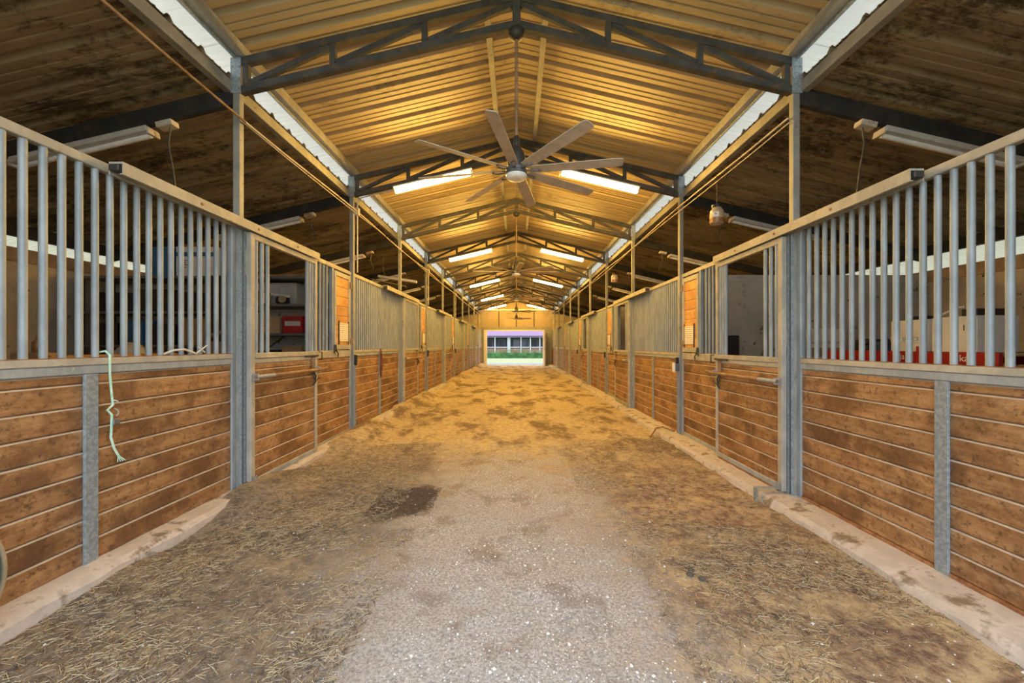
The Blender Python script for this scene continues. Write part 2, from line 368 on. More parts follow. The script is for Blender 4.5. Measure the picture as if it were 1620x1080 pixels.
# end wall with the open doorway
we = struct('wall_end', None, (0, YEND, 0))
def endstrip(x0, x1, z0, zf, name, mat, y=0, th=.05):
    mb = MB(); a, b = zf(x0), zf(x1)
    mb.add([(x0, y, z0), (x1, y, z0), (x1, y, b), (x0, y, a), (x0, y + th, z0), (x1, y + th, z0), (x1, y + th, b), (x0, y + th, a)],
           [(0, 1, 2, 3), (7, 6, 5, 4), (0, 4, 5, 1), (1, 5, 6, 2), (2, 6, 7, 3), (3, 7, 4, 0)])
    return ob(name, mb.mesh(name, mat), we)
zr = lambda x: zc(abs(x)) - .01
xw = -2.46; i = 0
while xw < 2.44:
    x1 = min(xw + .205, 2.46); mid = xw < 0 < x1
    if mid: x1 = 0.0
    endstrip(xw, x1, 2.64, zr, 'wall_panel', 'roof', 0 if i % 2 else .012); i += 1; xw = x1
bx('header_beam', we, -2.46, 2.46, -.05, .10, 2.44, 2.64, 'post')
bx('tie_pipe', we, -2.2, 2.2, -.22, -.15, 3.78, 3.86, 'dome')  # whitened so the lamp reflection along the pipe sits in its colour
for x in (-2.0, 0, 2.0): bx('pipe_bracket', we, x - .02, x + .02, -.15, .02, 3.80, 3.84, 'grey_metal')
for x in (-1.23, 0, 1.23): bx('girt_post', we, x - .03, x + .03, -.04, .0, 2.64, zr(x) - .02, 'truss')
bx('door_jamb', we, -2.28, -2.06, -.12, .12, -.1, 2.44, 'white'); bx('door_jamb', we, 1.86, 1.98, -.06, .12, -.1, 2.44, 'white')
bx('door_lintel', we, -2.06, 1.86, -.05, .10, 2.36, 2.44, 'white')
bx('side_wall_strip', we, -2.62, -2.28, -.02, .10, -.1, 2.44, 'post'); bx('side_wall_strip', we, 1.98, 2.62, -.02, .10, -.1, 2.44, 'post')
for x in (-2.62, 2.455): bx('corner_filler', we, x, x + .165, -.02, .08, 2.44, 4.0, 'post')  # added strips plugging the corners where daylight leaked in
gl = thing('doorway_leaf', (1.90, YEND - .12, -.05), 'pale plank door leaf standing open at the far doorway', 'door')
for j in range(9): ob('plank', board_mesh(.9, .25, 'plank_pale'), gl, (.02, -.47, .14 + j * .262))
bx('leaf_frame', gl, .05, .09, -.93, -.02, .02, 2.38, 'post')

# ------------------------------------------------------------------ roofs
def sheet_profile():
    pr = []
    for r_ in range(3):
        o = r_ * .3048
        pr += [(o, .034), (o + .022, .034), (o + .052, 0), (o + .112, 0), (o + .118, .006), (o + .134, .006), (o + .140, 0),
               (o + .190, 0), (o + .196, .006), (o + .212, .006), (o + .218, 0), (o + .2748, 0), (o + .3028, .034)]
    pr.append((.930, .034)); return pr
def sheet(u0, u1, zf, s, mats):
    pr = sheet_profile(); mb = MB()
    lo = [(s * u0, y, zf(u0) + z) for y, z in pr] + [(s * u1, y, zf(u1) + z) for y, z in pr]
    n_ = len(pr); mb.add(lo, [(i, i + 1, i + 1 + n_, i + n_) for i in range(n_ - 1)])
    hi = [(a, b, c + .0025) for a, b, c in lo]; mb.add(hi, [(i, i + 1, i + 1 + n_, i + n_) for i in range(n_ - 1)], 1)
    return mb.mesh('roof_panel', mats)
ceil = struct('ceiling'); npan = int(math.ceil((YEND + .6 - Y0) / .9144))
for s in (-1, 1):
    me = sheet(0.0, 2.47, zc, s, ['roof', 'roof_top']); me2 = sheet(2.47, 3.05, zc, s, ['eave_sheet', 'eave_sheet'])
    for i in range(npan):
        ob('roof_panel', me, ceil, (0, Y0 + i * .9144, 0)); tag(ob('eave_panel', me2, ceil, (0, Y0 + i * .9144, 0)), 'white translucent eave sheet')
    for u, wd, nm in ((.27, .055, 'purlin'), (2.42, .06, 'eave_beam')):
        mb = MB(); y1 = YEND + .1; zt = zc(u) - .002
        mb.beam((s * u, Y0, zt - .05), (s * u, y1, zt - .05), wd, .10); ob(nm, mb.mesh(nm, 'post'), ceil)
    bx('eave_trim', ceil, s * 2.452, s * 2.475, Y0, YEND + .1, zc(2.46) - .115, zc(2.46) - .008, 'galv_plain')
mb = MB(); mb.add([(-.25, Y0, zc(.25) + .045), (0, Y0, zc(0) + .05), (.25, Y0, zc(.25) + .045), (-.25, YEND + .4, zc(.25) + .045), (0, YEND + .4, zc(0) + .05), (.25, YEND + .4, zc(.25) + .045)], [(0, 1, 4, 3), (1, 2, 5, 4)])
ob('ridge_cap', mb.mesh('ridge_cap', 'roof_top'), ceil)
for s, side in ((-1, 'left'), (1, 'right')):
    cs = struct('ceiling_' + side)
    me = sheet(2.497, 6.30, zs, s, ['roof_side', 'roof_top']); me2 = sheet(6.30, 7.60, zs, s, ['eave_sheet', 'eave_sheet'])  # outer eaves made white and translucent, standing in for daylight bounced off the ground
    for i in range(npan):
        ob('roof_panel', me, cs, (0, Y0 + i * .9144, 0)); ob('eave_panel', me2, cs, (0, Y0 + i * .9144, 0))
    bx('upper_beam', cs, s * 2.495, s * 2.565, Y0, YEND, zs(2.53) - .112, zs(2.565) - .002, 'post')
    bx('eave_beam', cs, s * 6.08, s * 6.16, Y0, YEND, zs(6.12) - .16, zs(6.16) - .002, 'rafter')

# ------------------------------------------------------------------ steel frame
fan_k = (0, 2, 4, 6, 8); lamp_k = (1, 3, 5, 7, 9)
def make_truss(k):
    lb = ('open web steel truss with a ceiling fan hung from its peak', 'trusses carrying fans') if k in fan_k else ('open web steel truss with strip lights mounted under it', 'trusses carrying strip lights')
    if k == 0: lb = ('open web steel truss spanning above the storage shelf stall door', None)
    if k == 1: lb = ('open web steel truss above the post with the white switch', None)
    t = thing('roof_truss', (0, YK(k), 0), lb[0], 'truss', lb[1])
    if not TM:
        for s in (-1, 1):
            tz = lambda u: 4.427 - SL * u; bz = lambda u: 4.19 - .24 * u
            TM.append(('top_chord', MB().beam((0, 0, tz(0)), (s * 2.43, 0, tz(2.43)), .065, .065).mesh('top_chord', 'truss', bevel=.005)))
            TM.append(('bottom_chord', MB().beam((0, 0, bz(0)), (s * 2.43, 0, bz(2.43)), .065, .065).mesh('bottom_chord', 'truss', bevel=.005)))
            for u in (.81, 1.62): TM.append(('web_post', MB().beam((s * u, 0, bz(u) + .03), (s * u, 0, tz(u) - .03), .05, .05).mesh('web_post', 'truss', bevel=.004)))
            TM.append(('web_post', MB().beam((s * 2.385, 0, bz(2.385) + .03), (s * 2.385, 0, tz(2.385) - .03), .05, .05).mesh('web_post', 'truss', bevel=.004)))
            for a, b in ((2.36, 1.65), (1.59, .84), (.78, .03)):
                TM.append(('web_diagonal', MB().beam((s * a, 0, bz(a) + .045), (s * b, 0, tz(b) - .045), .042, .05).mesh('web_diagonal', 'truss', bevel=.004)))
        TM.append(('king_post', MB().beam((0, 0, 4.18), (0, 0, 4.44), .07, .07).mesh('king_post', 'truss', bevel=.004)))
    for nm, me in TM: ob(nm, me, t)
TM = []
for k in range(0, 10): make_truss(k)
pm = {}
for s in (-1, 1):
    for k in range(0, 10):
        nm = 'post_%d' % s
        if nm not in pm:
            pm[nm] = MB().box(-.03, .03, -.03, .03, DZ[s] + .02, 3.90).mesh('roof_post', 'post', bevel=.005)
            b_ = MB().box(-.045, .045, -.037, -.030, 3.57, 3.88)
            for bxx in (-.028, .028):
                for bz_ in (3.62, 3.70, 3.80): b_.box(bxx - .007, bxx + .007, -.043, -.037, bz_ - .007, bz_ + .007)
            pm[nm + 'b'] = b_.mesh('splice_plate', 'galv_plain')
        lb = 'square steel roof post rising beside a stall door jamb' if k % 2 == 0 else 'square steel roof post rising between feed door and bar grille'
        gp = 'roof posts at the door jambs' if k % 2 == 0 else 'roof posts beside the feed doors'
        own = {(-1, 0): 'square steel roof post beside the storage shelf stall door', (1, 0): 'square steel roof post between red shelf panel and open stall door', (-1, 1): 'square steel roof post beside the grille with a dark red strap', (1, 1): 'square steel roof post carrying the white light switch'}.get((s, k))
        t = thing('roof_post', (s * 2.46, YK(k), 0), own or lb, 'post', None if own else gp)
        ob('post', pm[nm], t); ob('splice_plate', pm[nm + 'b'], t)
        mb = MB(); mb.beam((s * 2.50, 0, zs(2.5) - .125), (s * 6.1, 0, zs(6.1) - .155), .06, .15)
        ob('rafter', mb.mesh('rafter', 'rafter', bevel=.006), bpy.data.objects['ceiling_left' if s < 0 else 'ceiling_right'], (0, YK(k), -.02))

# ------------------------------------------------------------------ stall fronts
NB = [.055] + [.13] * 8
def boards(parent, uc, s, y0, y1, z0=ZB, mat='wood', heights=NB):
    z = ZM - .095
    for h in heights:
        ob('board', board_mesh(y1 - y0, h - .003, mat), parent, (s * uc, (y0 + y1) / 2, z - h / 2)); z -= h
def grille(s, k, label, group=None):
    """fixed bar grille over boards, from the feed-door post k to the jamb post k+1"""
    L = BAY - .06; t = thing('stall_panel', (s * UP, YK(k) + .03, DZ[s]), label, 'stall panel', group)
    e = s  # outward
    bx('top_rail', t, 0, e * .05, 0, L, ZT - .054, ZT, 'rail')
    bx('mid_rail', t, -e * .006, e * .05, .05, L - .05, ZM - .045, ZM - .004, 'rail')
    bx('mid_rail_lip', t, 0, e * .05, .05, L - .05, ZM - .095, ZM - .046, 'galv')
    bx('rust_strip', t, -e * .004, e * .052, .05, L - .05, ZM - .004, ZM, 'rust', .001)
    bx('bottom_rail', t, .002 * e, e * .045, .05, L - .05, ZB - .025, ZB + .002, 'rust', .002)
    for a in (0, L - .05): bx('stile', t, 0, e * .05, a, a + .05, ZB - .03, ZT - .055, 'galv')
    bx('batten', t, -e * .004, e * .012, L / 2 - .037, L / 2 + .037, ZB - .02, ZM - .096, 'galv_plain', .002)
    boards(t, .031, s, .052, L / 2 - .001); boards(t, .031, s, L / 2 + .001, L - .052)
    nb = 26; me = bar_mesh(ZT - .054 - ZM + .004)
    for i in range(nb):
        y = .05 + (L - .1) * (i + .75) / (nb + .5); ob('bar', me, t, (s * .025, y, ZM - .002))
    return t
def hook(parent, x, y, z, s):
    mb = MB(); mb.tube([(x, y - .02, z + .05), (x - s * .02, y - .03, z + .02), (x - s * .025, y - .015, z - .03), (x - s * .025, y + .02, z - .045), (x - s * .02, y + .07, z - .025), (x - s * .03, y + .10, z - .01)], .007, 6)
    mb.tube([(x, y, z + .07), (x - s * .015, y + .03, z + .02), (x - s * .015, y + .025, z - .05), (x, y, z - .09)], .009, 6)
    return ob('hook', mb.mesh('hook', 'dark_metal', smooth=True), parent)
FEED = {}
def fixed_feed(s, k, label, group=None):
    """narrow fixed section between sliding door k and post k+1, with the hinged feed door"""
    y0 = YK(k) + 1.20; L = BAY - 1.20 - .03; e = s
    t = thing('feed_panel', (s * UP, y0, DZ[s]), label, 'stall panel', group)
    bx('top_rail', t, 0, e * .05, 0, L, ZT - .054, ZT, 'rail')
    bx('mid_rail', t, -e * .004, e * .05, .05, L - .05, ZM - .095, ZM, 'rail')
    bx('bottom_rail', t, 0, e * .045, .05, L - .05, ZB - .025, ZB + .03, 'galv', .002)
    for a in (0, L - .05): bx('stile', t, 0, e * .05, a, a + .05, ZB - .03, ZT - .055, 'galv')
    bx('stile', t, 0, e * .05, .60, .64, ZM + .001, ZT - .055, 'galv')
    boards(t, .031, s, .052, L - .052)
    for i in range(5): ob('bar', bar_mesh(ZT - .054 - ZM + .004), t, (s * .025, .115 + i * .092, ZM - .002))
    fd = ob('feed_door', None, t, (-e * .012, .645, ZM + .012))     # frame pieces, boards, placard, hinges, latch below it
    W, H = .51, ZT - .06 - ZM - .03
    bx('door_frame_stile', fd, 0, e * .045, 0, .06, 0, H, 'rail'); bx('door_frame_stile', fd, 0, e * .045, W - .06, W, 0, H, 'rail')
    bx('door_frame_rail', fd, 0, e * .045, .06, W - .06, 0, .065, 'rail'); bx('door_frame_rail', fd, 0, e * .045, .06, W - .06, H - .065, H, 'rail')
    nbrd = 7; hb = (H - .13) / nbrd
    for i in range(nbrd): ob('board', board_mesh(W - .122, hb - .003, 'wood_orange_lit', b=.004), fd, (e * .028, W / 2, .065 + hb * (i + .5)))
    if k < 5:
        pl = ob('placard', MB().box(-.003, .003, -.15, .15, -.13, .13).mesh('placard', 'placard'), fd, (e * .004, W / 2 + (.03), .24)); tag(pl, 'printed notice card in a rail holder')
        for a in (-1, 1): bx('card_rail', fd, -e * .004, e * .008, W / 2 + .03 + a * .155 - .006, W / 2 + .03 + a * .155 + .006, .07, .40, 'dark_metal', .001)
    for z in (.12, H - .14): bx('hinge', fd, -e * .015, 0, W - .03, W + .02, z - .045, z + .045, 'rust_pipe')
    mb = MB(); mb.tube([(-e * .02, -.06, -.02), (-e * .02, .12, .0)], .007, 6); mb.tube([(-e * .025, -.03, .07), (-e * .03, -.02, .0), (-e * .02, .0, -.02), (-e * .02, .06, -.05), (-e * .015, .06, -.10)], .008, 6); mb.tube([(-e * .02, -.05, -.05), (-e * .02, -.05, .06)], .009, 6)
    tag(ob('latch', mb.mesh('latch', 'dark_metal', smooth=True), fd), 'dark slide bolt latch')
    return t
def sliding_door(s, k, is_open, label, group=None):
    y0 = YK(k) + .035; L = 1.19; e = s; u0 = 2.372
    t = thing('sliding_door', (s * u0, y0, DZ[s]), label, 'stall door', group)
    zt = ZT - .08
    bx('stile', t, 0, e * .047, 0, .058, ZB - .01, zt, 'rail'); bx('stile', t, 0, e * .047, L - .05, L, ZB - .01, zt, 'rail')
    bx('top_rail', t, .0, e * .047, .058, L - .05, zt - .055, zt, 'rail')
    bx('mid_rail', t, -e * .005, e * .047, .058, L - .05, ZM - .05, ZM, 'rail'); bx('mid_rail_lip', t, .003 * e, e * .047, .058, L - .05, ZM - .095, ZM - .051, 'rail')
    bx('bottom_rail', t, -e * .003, e * .047, .058, L - .05, ZB, ZB + .05, 'galv'); bx('bottom_skirt', t, .004 * e, e * .04, .058, L - .05, ZB - .04, ZB - .001, 'rust', .002)
    bx('backing_strip', t, .012 * e, e * .044, .058, L - .05, ZB + .051, ZB + .06, 'galv', .001)
    boards(t, .028, s, .060, L - .052)
    me = bar_mesh(zt - .053 - ZM)
    ys = [.10, .185, .27, .99, 1.045, 1.10] if is_open else [.06 + (L - .12) * (i + .5) / 12 for i in range(12)]
    for y in ys: ob('bar', me, t, (e * .024, y, ZM))
    # rusty grab bar
    zb = 1.075; mb = MB(); mb.tube([(-e * .035, .01, zb), (-e * .05, .25, zb), (-e * .055, .8, zb), (-e * .05, 1.15, zb), (-e * .035, 1.34, zb + .01)], .018, 10)
    tag(ob('grab_bar', mb.mesh('grab_bar', 'rust_pipe', smooth=True), t), 'rusty pipe rail across the door')
    mb = MB(); mb.tube([(-e * .035, .012, zb), (-e * .0505, .26, zb)], .0187, 10); ob('bar_sleeve', mb.mesh('bar_sleeve', 'galv', smooth=True), t)
    for y in (.035, 1.165): bx('bar_bracket', t, -e * .05, 0, y - .012, y + .012, zb - .03, zb + .03, 'galv')
    if k < 6:
        lt = bx('latch', t, -e * .012, -e * .003, .90, 1.20, ZM - .063, ZM - .043, 'dark_metal', .002)
        mb = MB(); mb.tube([(0, .0, 0), (-e * .02, .03, .0), (-e * .02, .09, .005), (-e * .01, .13, 0)], .007, 6); mb.tube([(-e * .0, .18, .045), (-e * .03, .19, .045), (-e * .03, .19, -.045), (0, .18, -.045)], .008, 6)
        ob('staple', mb.mesh('staple', 'dark_metal', smooth=True), lt, (0, -.02, 0))
        bx('latch_strap', t, -e * .009, 0, 1.05, 1.10, 1.09, ZM - .065, 'rust_pipe', .002)
        hook(t, -.002 * e, 1.085, .985, s)
    return t

label_g = {(-1, -1): 'bar grille stall panel with mint green twine tied to its rail', (1, -1): 'bar grille stall panel in front of white cartons on a red shelf', (-1, 1): 'bar grille stall panel with a dark red strap hung on its rail', (1, 1): 'bar grille stall panel beside the post with a white switch'}
for s in (-1, 1):
    for k in (-1, 1, 3, 5, 7, 9):
        if (s, k) in label_g: grille(s, k, label_g[(s, k)])
        else: grille(s, k, 'plain bar grille stall panel over brown boards with nothing hung on it', 'plain bar grille stall panels')
    for k in (0, 2, 4, 6, 8):
        op = (s, k) in ((-1, 0), (1, 0), (1, 2), (1, 4))
        if (s, k) == (-1, 0): l1, g1 = 'sliding stall door with open window showing storage shelves inside', None
        elif (s, k) == (1, 0): l1, g1 = 'sliding stall door with open window showing a bare grey wall', None
        elif op: l1, g1 = 'sliding stall door with open window dark inside', 'sliding doors with dark open windows'
        else: l1, g1 = 'sliding stall door with its window fully closed by bars', 'sliding doors with barred windows'
        sliding_door(s, k, op, l1, g1)
        if (s, k) == (-1, 0): l2, g2 = 'feed door panel with orange boards next to the storage shelf stall', None
        elif (s, k) == (1, 0): l2, g2 = 'feed door panel with orange boards next to the white switch post', None
        elif k < 5: l2, g2 = 'feed door panel with a notice card between plain stall fronts', 'feed door panels with notice cards'
        else: l2, g2 = 'feed door panel without a notice card near the doorway', 'feed door panels without cards'
        fixed_feed(s, k, l2, g2)
        tr = thing('door_track', (s * 2.345, YK(k) - 1.15, DZ[s]), *(('dusty box track over the sliding door of the ' + ('storage shelf stall' if s < 0 else 'red shelf stall'), 'door track') if k == 0 else ('dusty box track over a sliding stall door', 'door track', 'sliding door tracks')))
        mb = MB(); mb.box(0, s * .085, 0, 2.38, ZT - .012, ZT + .0); mb.box(0, s * .006, 0, 2.38, ZT - .075, ZT - .012); mb.box(s * .006, s * .02, 0, 2.38, ZT - .075, ZT - .070); mb.box(s * .078, s * .085, 0, 2.38, ZT - .075, ZT - .012)
        ob('track_box', mb.mesh('track_box', 'rail'), tr); bx('end_stop', tr, s * .012, s * .07, -.02, .03, ZT - .06, ZT - .02, 'dark_metal')
        bx('end_stop', tr, s * .012, s * .07, 2.35, 2.39, ZT - .06, ZT - .02, 'dark_metal')
        for y in (.6, 1.25, 1.9): bx('track_bolt', tr, -s * .005, 0, y - .01, y + .01, ZT - .05, ZT - .03, 'rust', .002)
        jb = thing('door_jamb', (s * 2.43, YK(k), DZ[s]), 'doubled channel jamb standing below a roof post', 'door jamb', 'channel jambs of the stall doors')
        bx('channel', jb, 0, s * .005, -.03, .030, .07, ZT - .08, 'galv_plain', .001)
        bx('channel_flange', jb, -s * .018, 0, -.03, -.023, .07, ZT - .08, 'galv_plain', .001); bx('channel_flange', jb, -s * .018, 0, .018, .025, .07, ZT - .08, 'galv_plain', .001)
        zk = .02 if s < 0 else -.035
        gd = thing('floor_guide', (s * (2.29 if s < 0 else 2.16), YK(k) + .045, zk), 'small galvanized guide plate bolted on the kerb under a stall door', 'guide plate', 'door guide plates on the kerb')
        bx('plate', gd, -s * .004, s * .004, 0, .055, -.02, .115, 'galv_plain', .001); bx('plate_foot', gd, s * .004, s * (.10 if s < 0 else .2), 0, .055, .105, .113, 'galv_plain', .001)
        bx('guide_tongue', gd, s * (.068 if s < 0 else .198), s * (.076 if s < 0 else .206), 0, .055, .113, .16, 'galv_plain', .001)
    for k in (1, 3, 5):
        rb = thing('door_bumper', (s * 2.405, YK(k), 1.06 + DZ[s]), 'dark rubber bumper block fixed on a feed door post', 'bumper', 'bumpers on the feed door posts')
        ob('bumper_block', MB().box(-.02, .022, -.022, .022, 0, .16).mesh('bumper_block', 'black', bevel=.009), rb)
        bx('bumper_plate', rb, s * .022, s * .026, -.03, .03, -.04, .18, 'dark_metal', .001)
        jb = thing('post_cover', (s * 2.425, YK(k), DZ[s]), 'ribbed channel cover on the lower half of a feed door post', 'channel', 'channel covers of the feed door posts')
        bx('cover_plate', jb, 0, s * .004, -.035, .035, .05, ZM, 'galv', .001)
        for a in (-.035, -.003, .029): bx('cover_rib', jb, -s * .008, 0, a, a + .006, .05, ZM - .2, 'galv', .001)

# ------------------------------------------------------------------ lamps on the trusses
def strip_light(k, s):
    t = thing('strip_light', (0, YK(k), 0), 'glowing warm strip light fixed under a roof truss', 'strip light', 'lit strip lights under the trusses')
    f = lambda u, d: (s * u, -.0, 4.19 - .24 * u - .033 - d)
    mb = MB(); mb.beam(f(.66, .012), f(1.83, .012), .15, .022); ob('housing', mb.mesh('housing', 'fixture', bevel=.003), t)
    mb = MB(); mb.tube([f(.68, .062), f(.70, .062), f(1.79, .062), f(1.81, .062)], [.022, .032, .032, .022], 14); ob('diffuser', mb.mesh('diffuser', 'lamp', smooth=True), t)
    for u in (.67, 1.82):
        mb = MB(); mb.beam(f(u - .012, .052), f(u + .012, .052), .07, .062); ob('end_cap', mb.mesh('end_cap', 'fixture', bevel=.004), t)
    mb = MB(); mb.tube([f(.64, .05), (f(.64, .05)[0], -.01, f(.64, .13)[2])], .004, 5); ob('pull_cord', mb.mesh('pull_cord', 'cord_white'), t)
for k in lamp_k:
    for s in (-1, 1):
        if (k, s) == (7, 1): continue
        strip_light(k, s)
for s in (-1, 1):            # dead strip lights below the side rafters
    for k in range(0, 6):
        t = thing('unlit_strip_light', (0, YK(k), 0), *(('unlit strip light under the rafter above the ' + ('workbench stall' if s < 0 else 'red shelf with cartons'), 'strip light') if k == 0 else ('unlit strip light under a side rafter with its cord hanging', 'strip light', 'unlit strip lights under the side rafters')))
        f = lambda u, d: (s * u, 0, zs(u) - .225 - .02 - d)
        mb = MB(); mb.beam(f(3.22, .03), f(4.42, .03), .13, .05); ob('housing', mb.mesh('housing', 'fixture', bevel=.006), t)
        mb = MB(); mb.tube([f(3.23, .07), f(4.41, .07)], .02, 10); ob('tube', mb.mesh('tube', 'dome', smooth=True), t)
        for u in (3.215, 4.425):
            mb = MB(); mb.beam(f(u - .01, .05), f(u + .01, .05), .12, .06); ob('end_cap', mb.mesh('end_cap', 'conduit', bevel=.004), t)
        mb = MB(); mb.beam(f(3.02, .01), f(3.16, .01), .09, .05); ob('junction_box', mb.mesh('junction_box', 'conduit', bevel=.006), t)
        L = 0.62 if k == 0 else .35; p0 = Vector(f(3.06, .03))
        mb = MB(); mb.tube([p0, p0 + Vector((.02 * s, 0, -.15)), p0 + Vector((-.012 * s, .01, -L * .6)), p0 + Vector((-.05 * s, 0, -L))], .0075, 6); ob('cord', mb.mesh('cord', 'dark_metal', smooth=True), t)

# ------------------------------------------------------------------ ceiling fans
def make_fan():
    t = thing('ceiling_fan', (0, 0, 0), 'x', 'ceiling fan', 'ceiling fans along the ridge')
    zb = 2.90
    ob('mount', MB().lathe([(.012, 4.06), (.04, 4.065), (.062, 4.09), (.068, 4.12), (.06, 4.15), (.03, 4.165)], seg=16).mesh('mount', 'dark_metal', smooth=True), t)
    ob('downrod', MB().tube([(0, 0, zb + .15), (0, 0, 4.10)], .0135, 10).mesh('downrod', 'rust_pipe', smooth=True), t)
    ob('coupling', MB().lathe([(.022, zb + .20), (.026, zb + .21), (.026, zb + .30), (.018, zb + .31)], seg=12).mesh('coupling', 'dark_metal', smooth=True), t)
    ob('motor_cover', MB().lathe([(.075, zb + .03), (.082, zb + .06), (.08, zb + .12), (.06, zb + .18), (.03, zb + .215)], seg=20).mesh('motor_cover', 'dark_metal', smooth=True), t)
    ob('hub', MB().lathe([(.085, zb - .035), (.096, zb - .03), (.096, zb - .012), (.092, zb - .008), (.092, zb + .02), (.08, zb + .03)], seg=28).mesh('hub', 'grey_metal', smooth=True), t)
    ob('light_dome', MB().lathe([(.04, zb - .075), (.075, zb - .070), (.089, zb - .058), (.093, zb - .045), (.093, zb - .036)], seg=28).mesh('light_dome', 'dome', smooth=True), t)
    ang = R(-14); b = MB()
    for r_, wd, th in ((.17, .052, .003),):
        pass
    ca, sa = math.cos(ang), math.sin(ang)
    prof = [(.125, .040), (.20, .047), (.5, .050), (.86, .050), (.905, .044), (.917, .034)]
    top = []; bot = []
    for r_, hw in prof:
        for sg in (-1, 1):
            top.append((sg * hw * ca, -r_, sg * hw * sa + .003)); bot.append((sg * hw * ca, -r_, sg * hw * sa - .003))
    n_ = len(prof); N2 = 2 * n_; fs = []
    for i in range(n_ - 1):
        a, b_, c, d = 2 * i, 2 * i + 1, 2 * i + 3, 2 * i + 2
        fs += [(a, b_, c, d), (a + N2, d + N2, c + N2, b_ + N2), (a, d, d + N2, a + N2), (b_, b_ + N2, c + N2, c)]
    fs += [(0, N2, N2 + 1, 1), (N2 - 2, N2 - 1, 2 * N2 - 1, 2 * N2 - 2)]
    blade = MB().add(top + bot, fs).mesh('blade', 'blade')
    br = MB().tube([(0, -.085, 0), (.02, -.13, 0.002), (.028, -.19, .0), (.015, -.215, -.006), (-.01, -.19, -.008), (-.012, -.13, -.008), (0, -.085, 0)], .006, 6).mesh('blade_bracket', 'grey_metal', smooth=True)
    for i in range(8):
        bl = ob('blade', blade, t, (0, 0, zb + .005), (0, 0, R(-10.7 + 45 * i))); ob('blade_bracket', br, bl, (0, 0, -.006))
    return t
def copy_tree(o, parent=None):
    c = o.copy(); C.objects.link(c); c.parent = parent
    for ch in list(o.children): copy_tree(ch, c)
    return c
fan = make_fan()
for i, k in enumerate(fan_k):
    f = fan if i == 0 else copy_tree(fan)
    f.location = (0, YK(k), 0); f.rotation_euler[2] = [0, .3, .7, .15, .5][i]
    f['label'] = 'eight bladed ceiling fan level with the stall door showing storage shelves' if i == 0 else 'eight bladed ceiling fan on a long rod under a truss peak'

# ------------------------------------------------------------------ conduits, jars, small fixings
for s in (-1, 1):
    mb = MB(); mb.tube([(s * 2.40, y, 3.37 + .02 * math.sin(y * 1.3) + .015 * s) for y in np.arange(A0, YEND - .2, .6)], .0095, 7)
    if s < 0: mb.tube([(s * 2.40, y, 3.37 + .02 * math.sin(y * 1.3) + .015 * s) for y in np.linspace(1.2, A0, 5)], .011, 7, mi=1)
    mb.tube([(s * 2.412, y, 3.345 + .02 * math.sin(y * .9 + 1)) for y in np.arange(A0, YEND - .2, .6)], .006, 6)
    tag(ob('conduit_run', mb.mesh('conduit_run', ['conduit', 'rust_pipe'], smooth=True)), 'thin tan conduit running along the posts by the ' + ('shelf stall' if s < 0 else 'hanging jars'), 'conduit')
for k in (1, 3, 5):
    cp = thing('conduit_drop', (-2.405, YK(k) + .06, 0), 'tan conduit pipe climbing a feed door post to a strip light', 'conduit', 'conduit drops to the strip lights')
    mb = MB(); mb.tube([(0, 0, 2.46), (0, 0, 3.46), (.01, 0, 3.53), (.05, -.01, 3.58), (.25, -.03, 3.625), (.62, -.05, 3.70)], .011, 8); ob('pipe', mb.mesh('pipe', 'conduit', smooth=True), cp)
    bx('junction_box', cp, -.03, .03, -.04, .03, 3.32, 3.43, 'conduit')
def jar(y, x, z, label, L):
    t = thing('hanging_jar', (x, y, z), label, 'jar')
    tag(ob('jar_body', MB().lathe([(.055, 0), (.076, .008), (.080, .05), (.080, .13), (.072, .165), (.052, .185), (.050, .205)], seg=20).mesh('jar_body', 'tan_jar', smooth=True), t), 'cloudy jar wall')
    ob('bait_liquid', MB().lathe([(.060, .006), (.0805, .012), (.0815, .062), (.06, .063)], seg=20).mesh('bait_liquid', 'amber', smooth=True), t)
    tag(ob('lid', MB().lathe([(.056, .196), (.060, .20), (.060, .226), (.03, .24)], seg=18).mesh('lid', 'black', smooth=True), t), 'black screw lid')
    mb = MB()
    for a in range(-4, 4):
        t0, t1 = -2.2 + a * .11, -2.2 + (a + 1) * .11
        mb.add([(.0825 * math.cos(q), .0825 * math.sin(q), zz) for q, zz in ((t0, .075), (t1, .075), (t1, .13), (t0, .13))], [(0, 1, 2, 3)])
    ob('paper_label', mb.mesh('paper_label', 'ink_white'), t)
    mb = MB()
    for t0, t1, z0, z1 in ((-2.45, -2.1, .112, .118), (-2.3, -1.95, .095, .102)):
        mb.add([(.084 * math.cos(q), .084 * math.sin(q), zz) for q, zz in ((t0, z0), (t1, z0), (t1, z1), (t0, z1))], [(0, 1, 2, 3)])
    ob('label_mark', mb.mesh('label_mark', 'ink'), t)
    ob('string', MB().tube([(0, 0, .235), (0, 0, L)], .003, 5).mesh('string', 'dark_metal'), t)
jar(4.83, 2.43, 2.83, 'cloudy fly trap jar with black lid hung above the open stall door', .54)
jar(9.9, 2.44, 2.92, 'hanging jar with black lid above a plain grille between dark stall windows', .46)
# broken fixture dangling over the stalls
t = thing('dangling_fixture', (-2.98, 9.6, 2.90), 'broken strip light dangling loose over the stalls', 'strip light')
ob('housing', MB().beam((-.35, 0, .12), (.55, .1, .0), .12, .06).mesh('housing', 'fixture', bevel=.005), t)
ob('torn_sheet', MB().beam((-.5, .02, .05), (.3, .06, -.12), .16, .02).mesh('torn_sheet', 'tan_cloth', bevel=.004), t)
ob('wire', MB().tube([(-.2, .02, .12), (-.25, 0, .4), (-.2, 0, .72)], .006, 5).mesh('wire', 'dark_metal'), t)
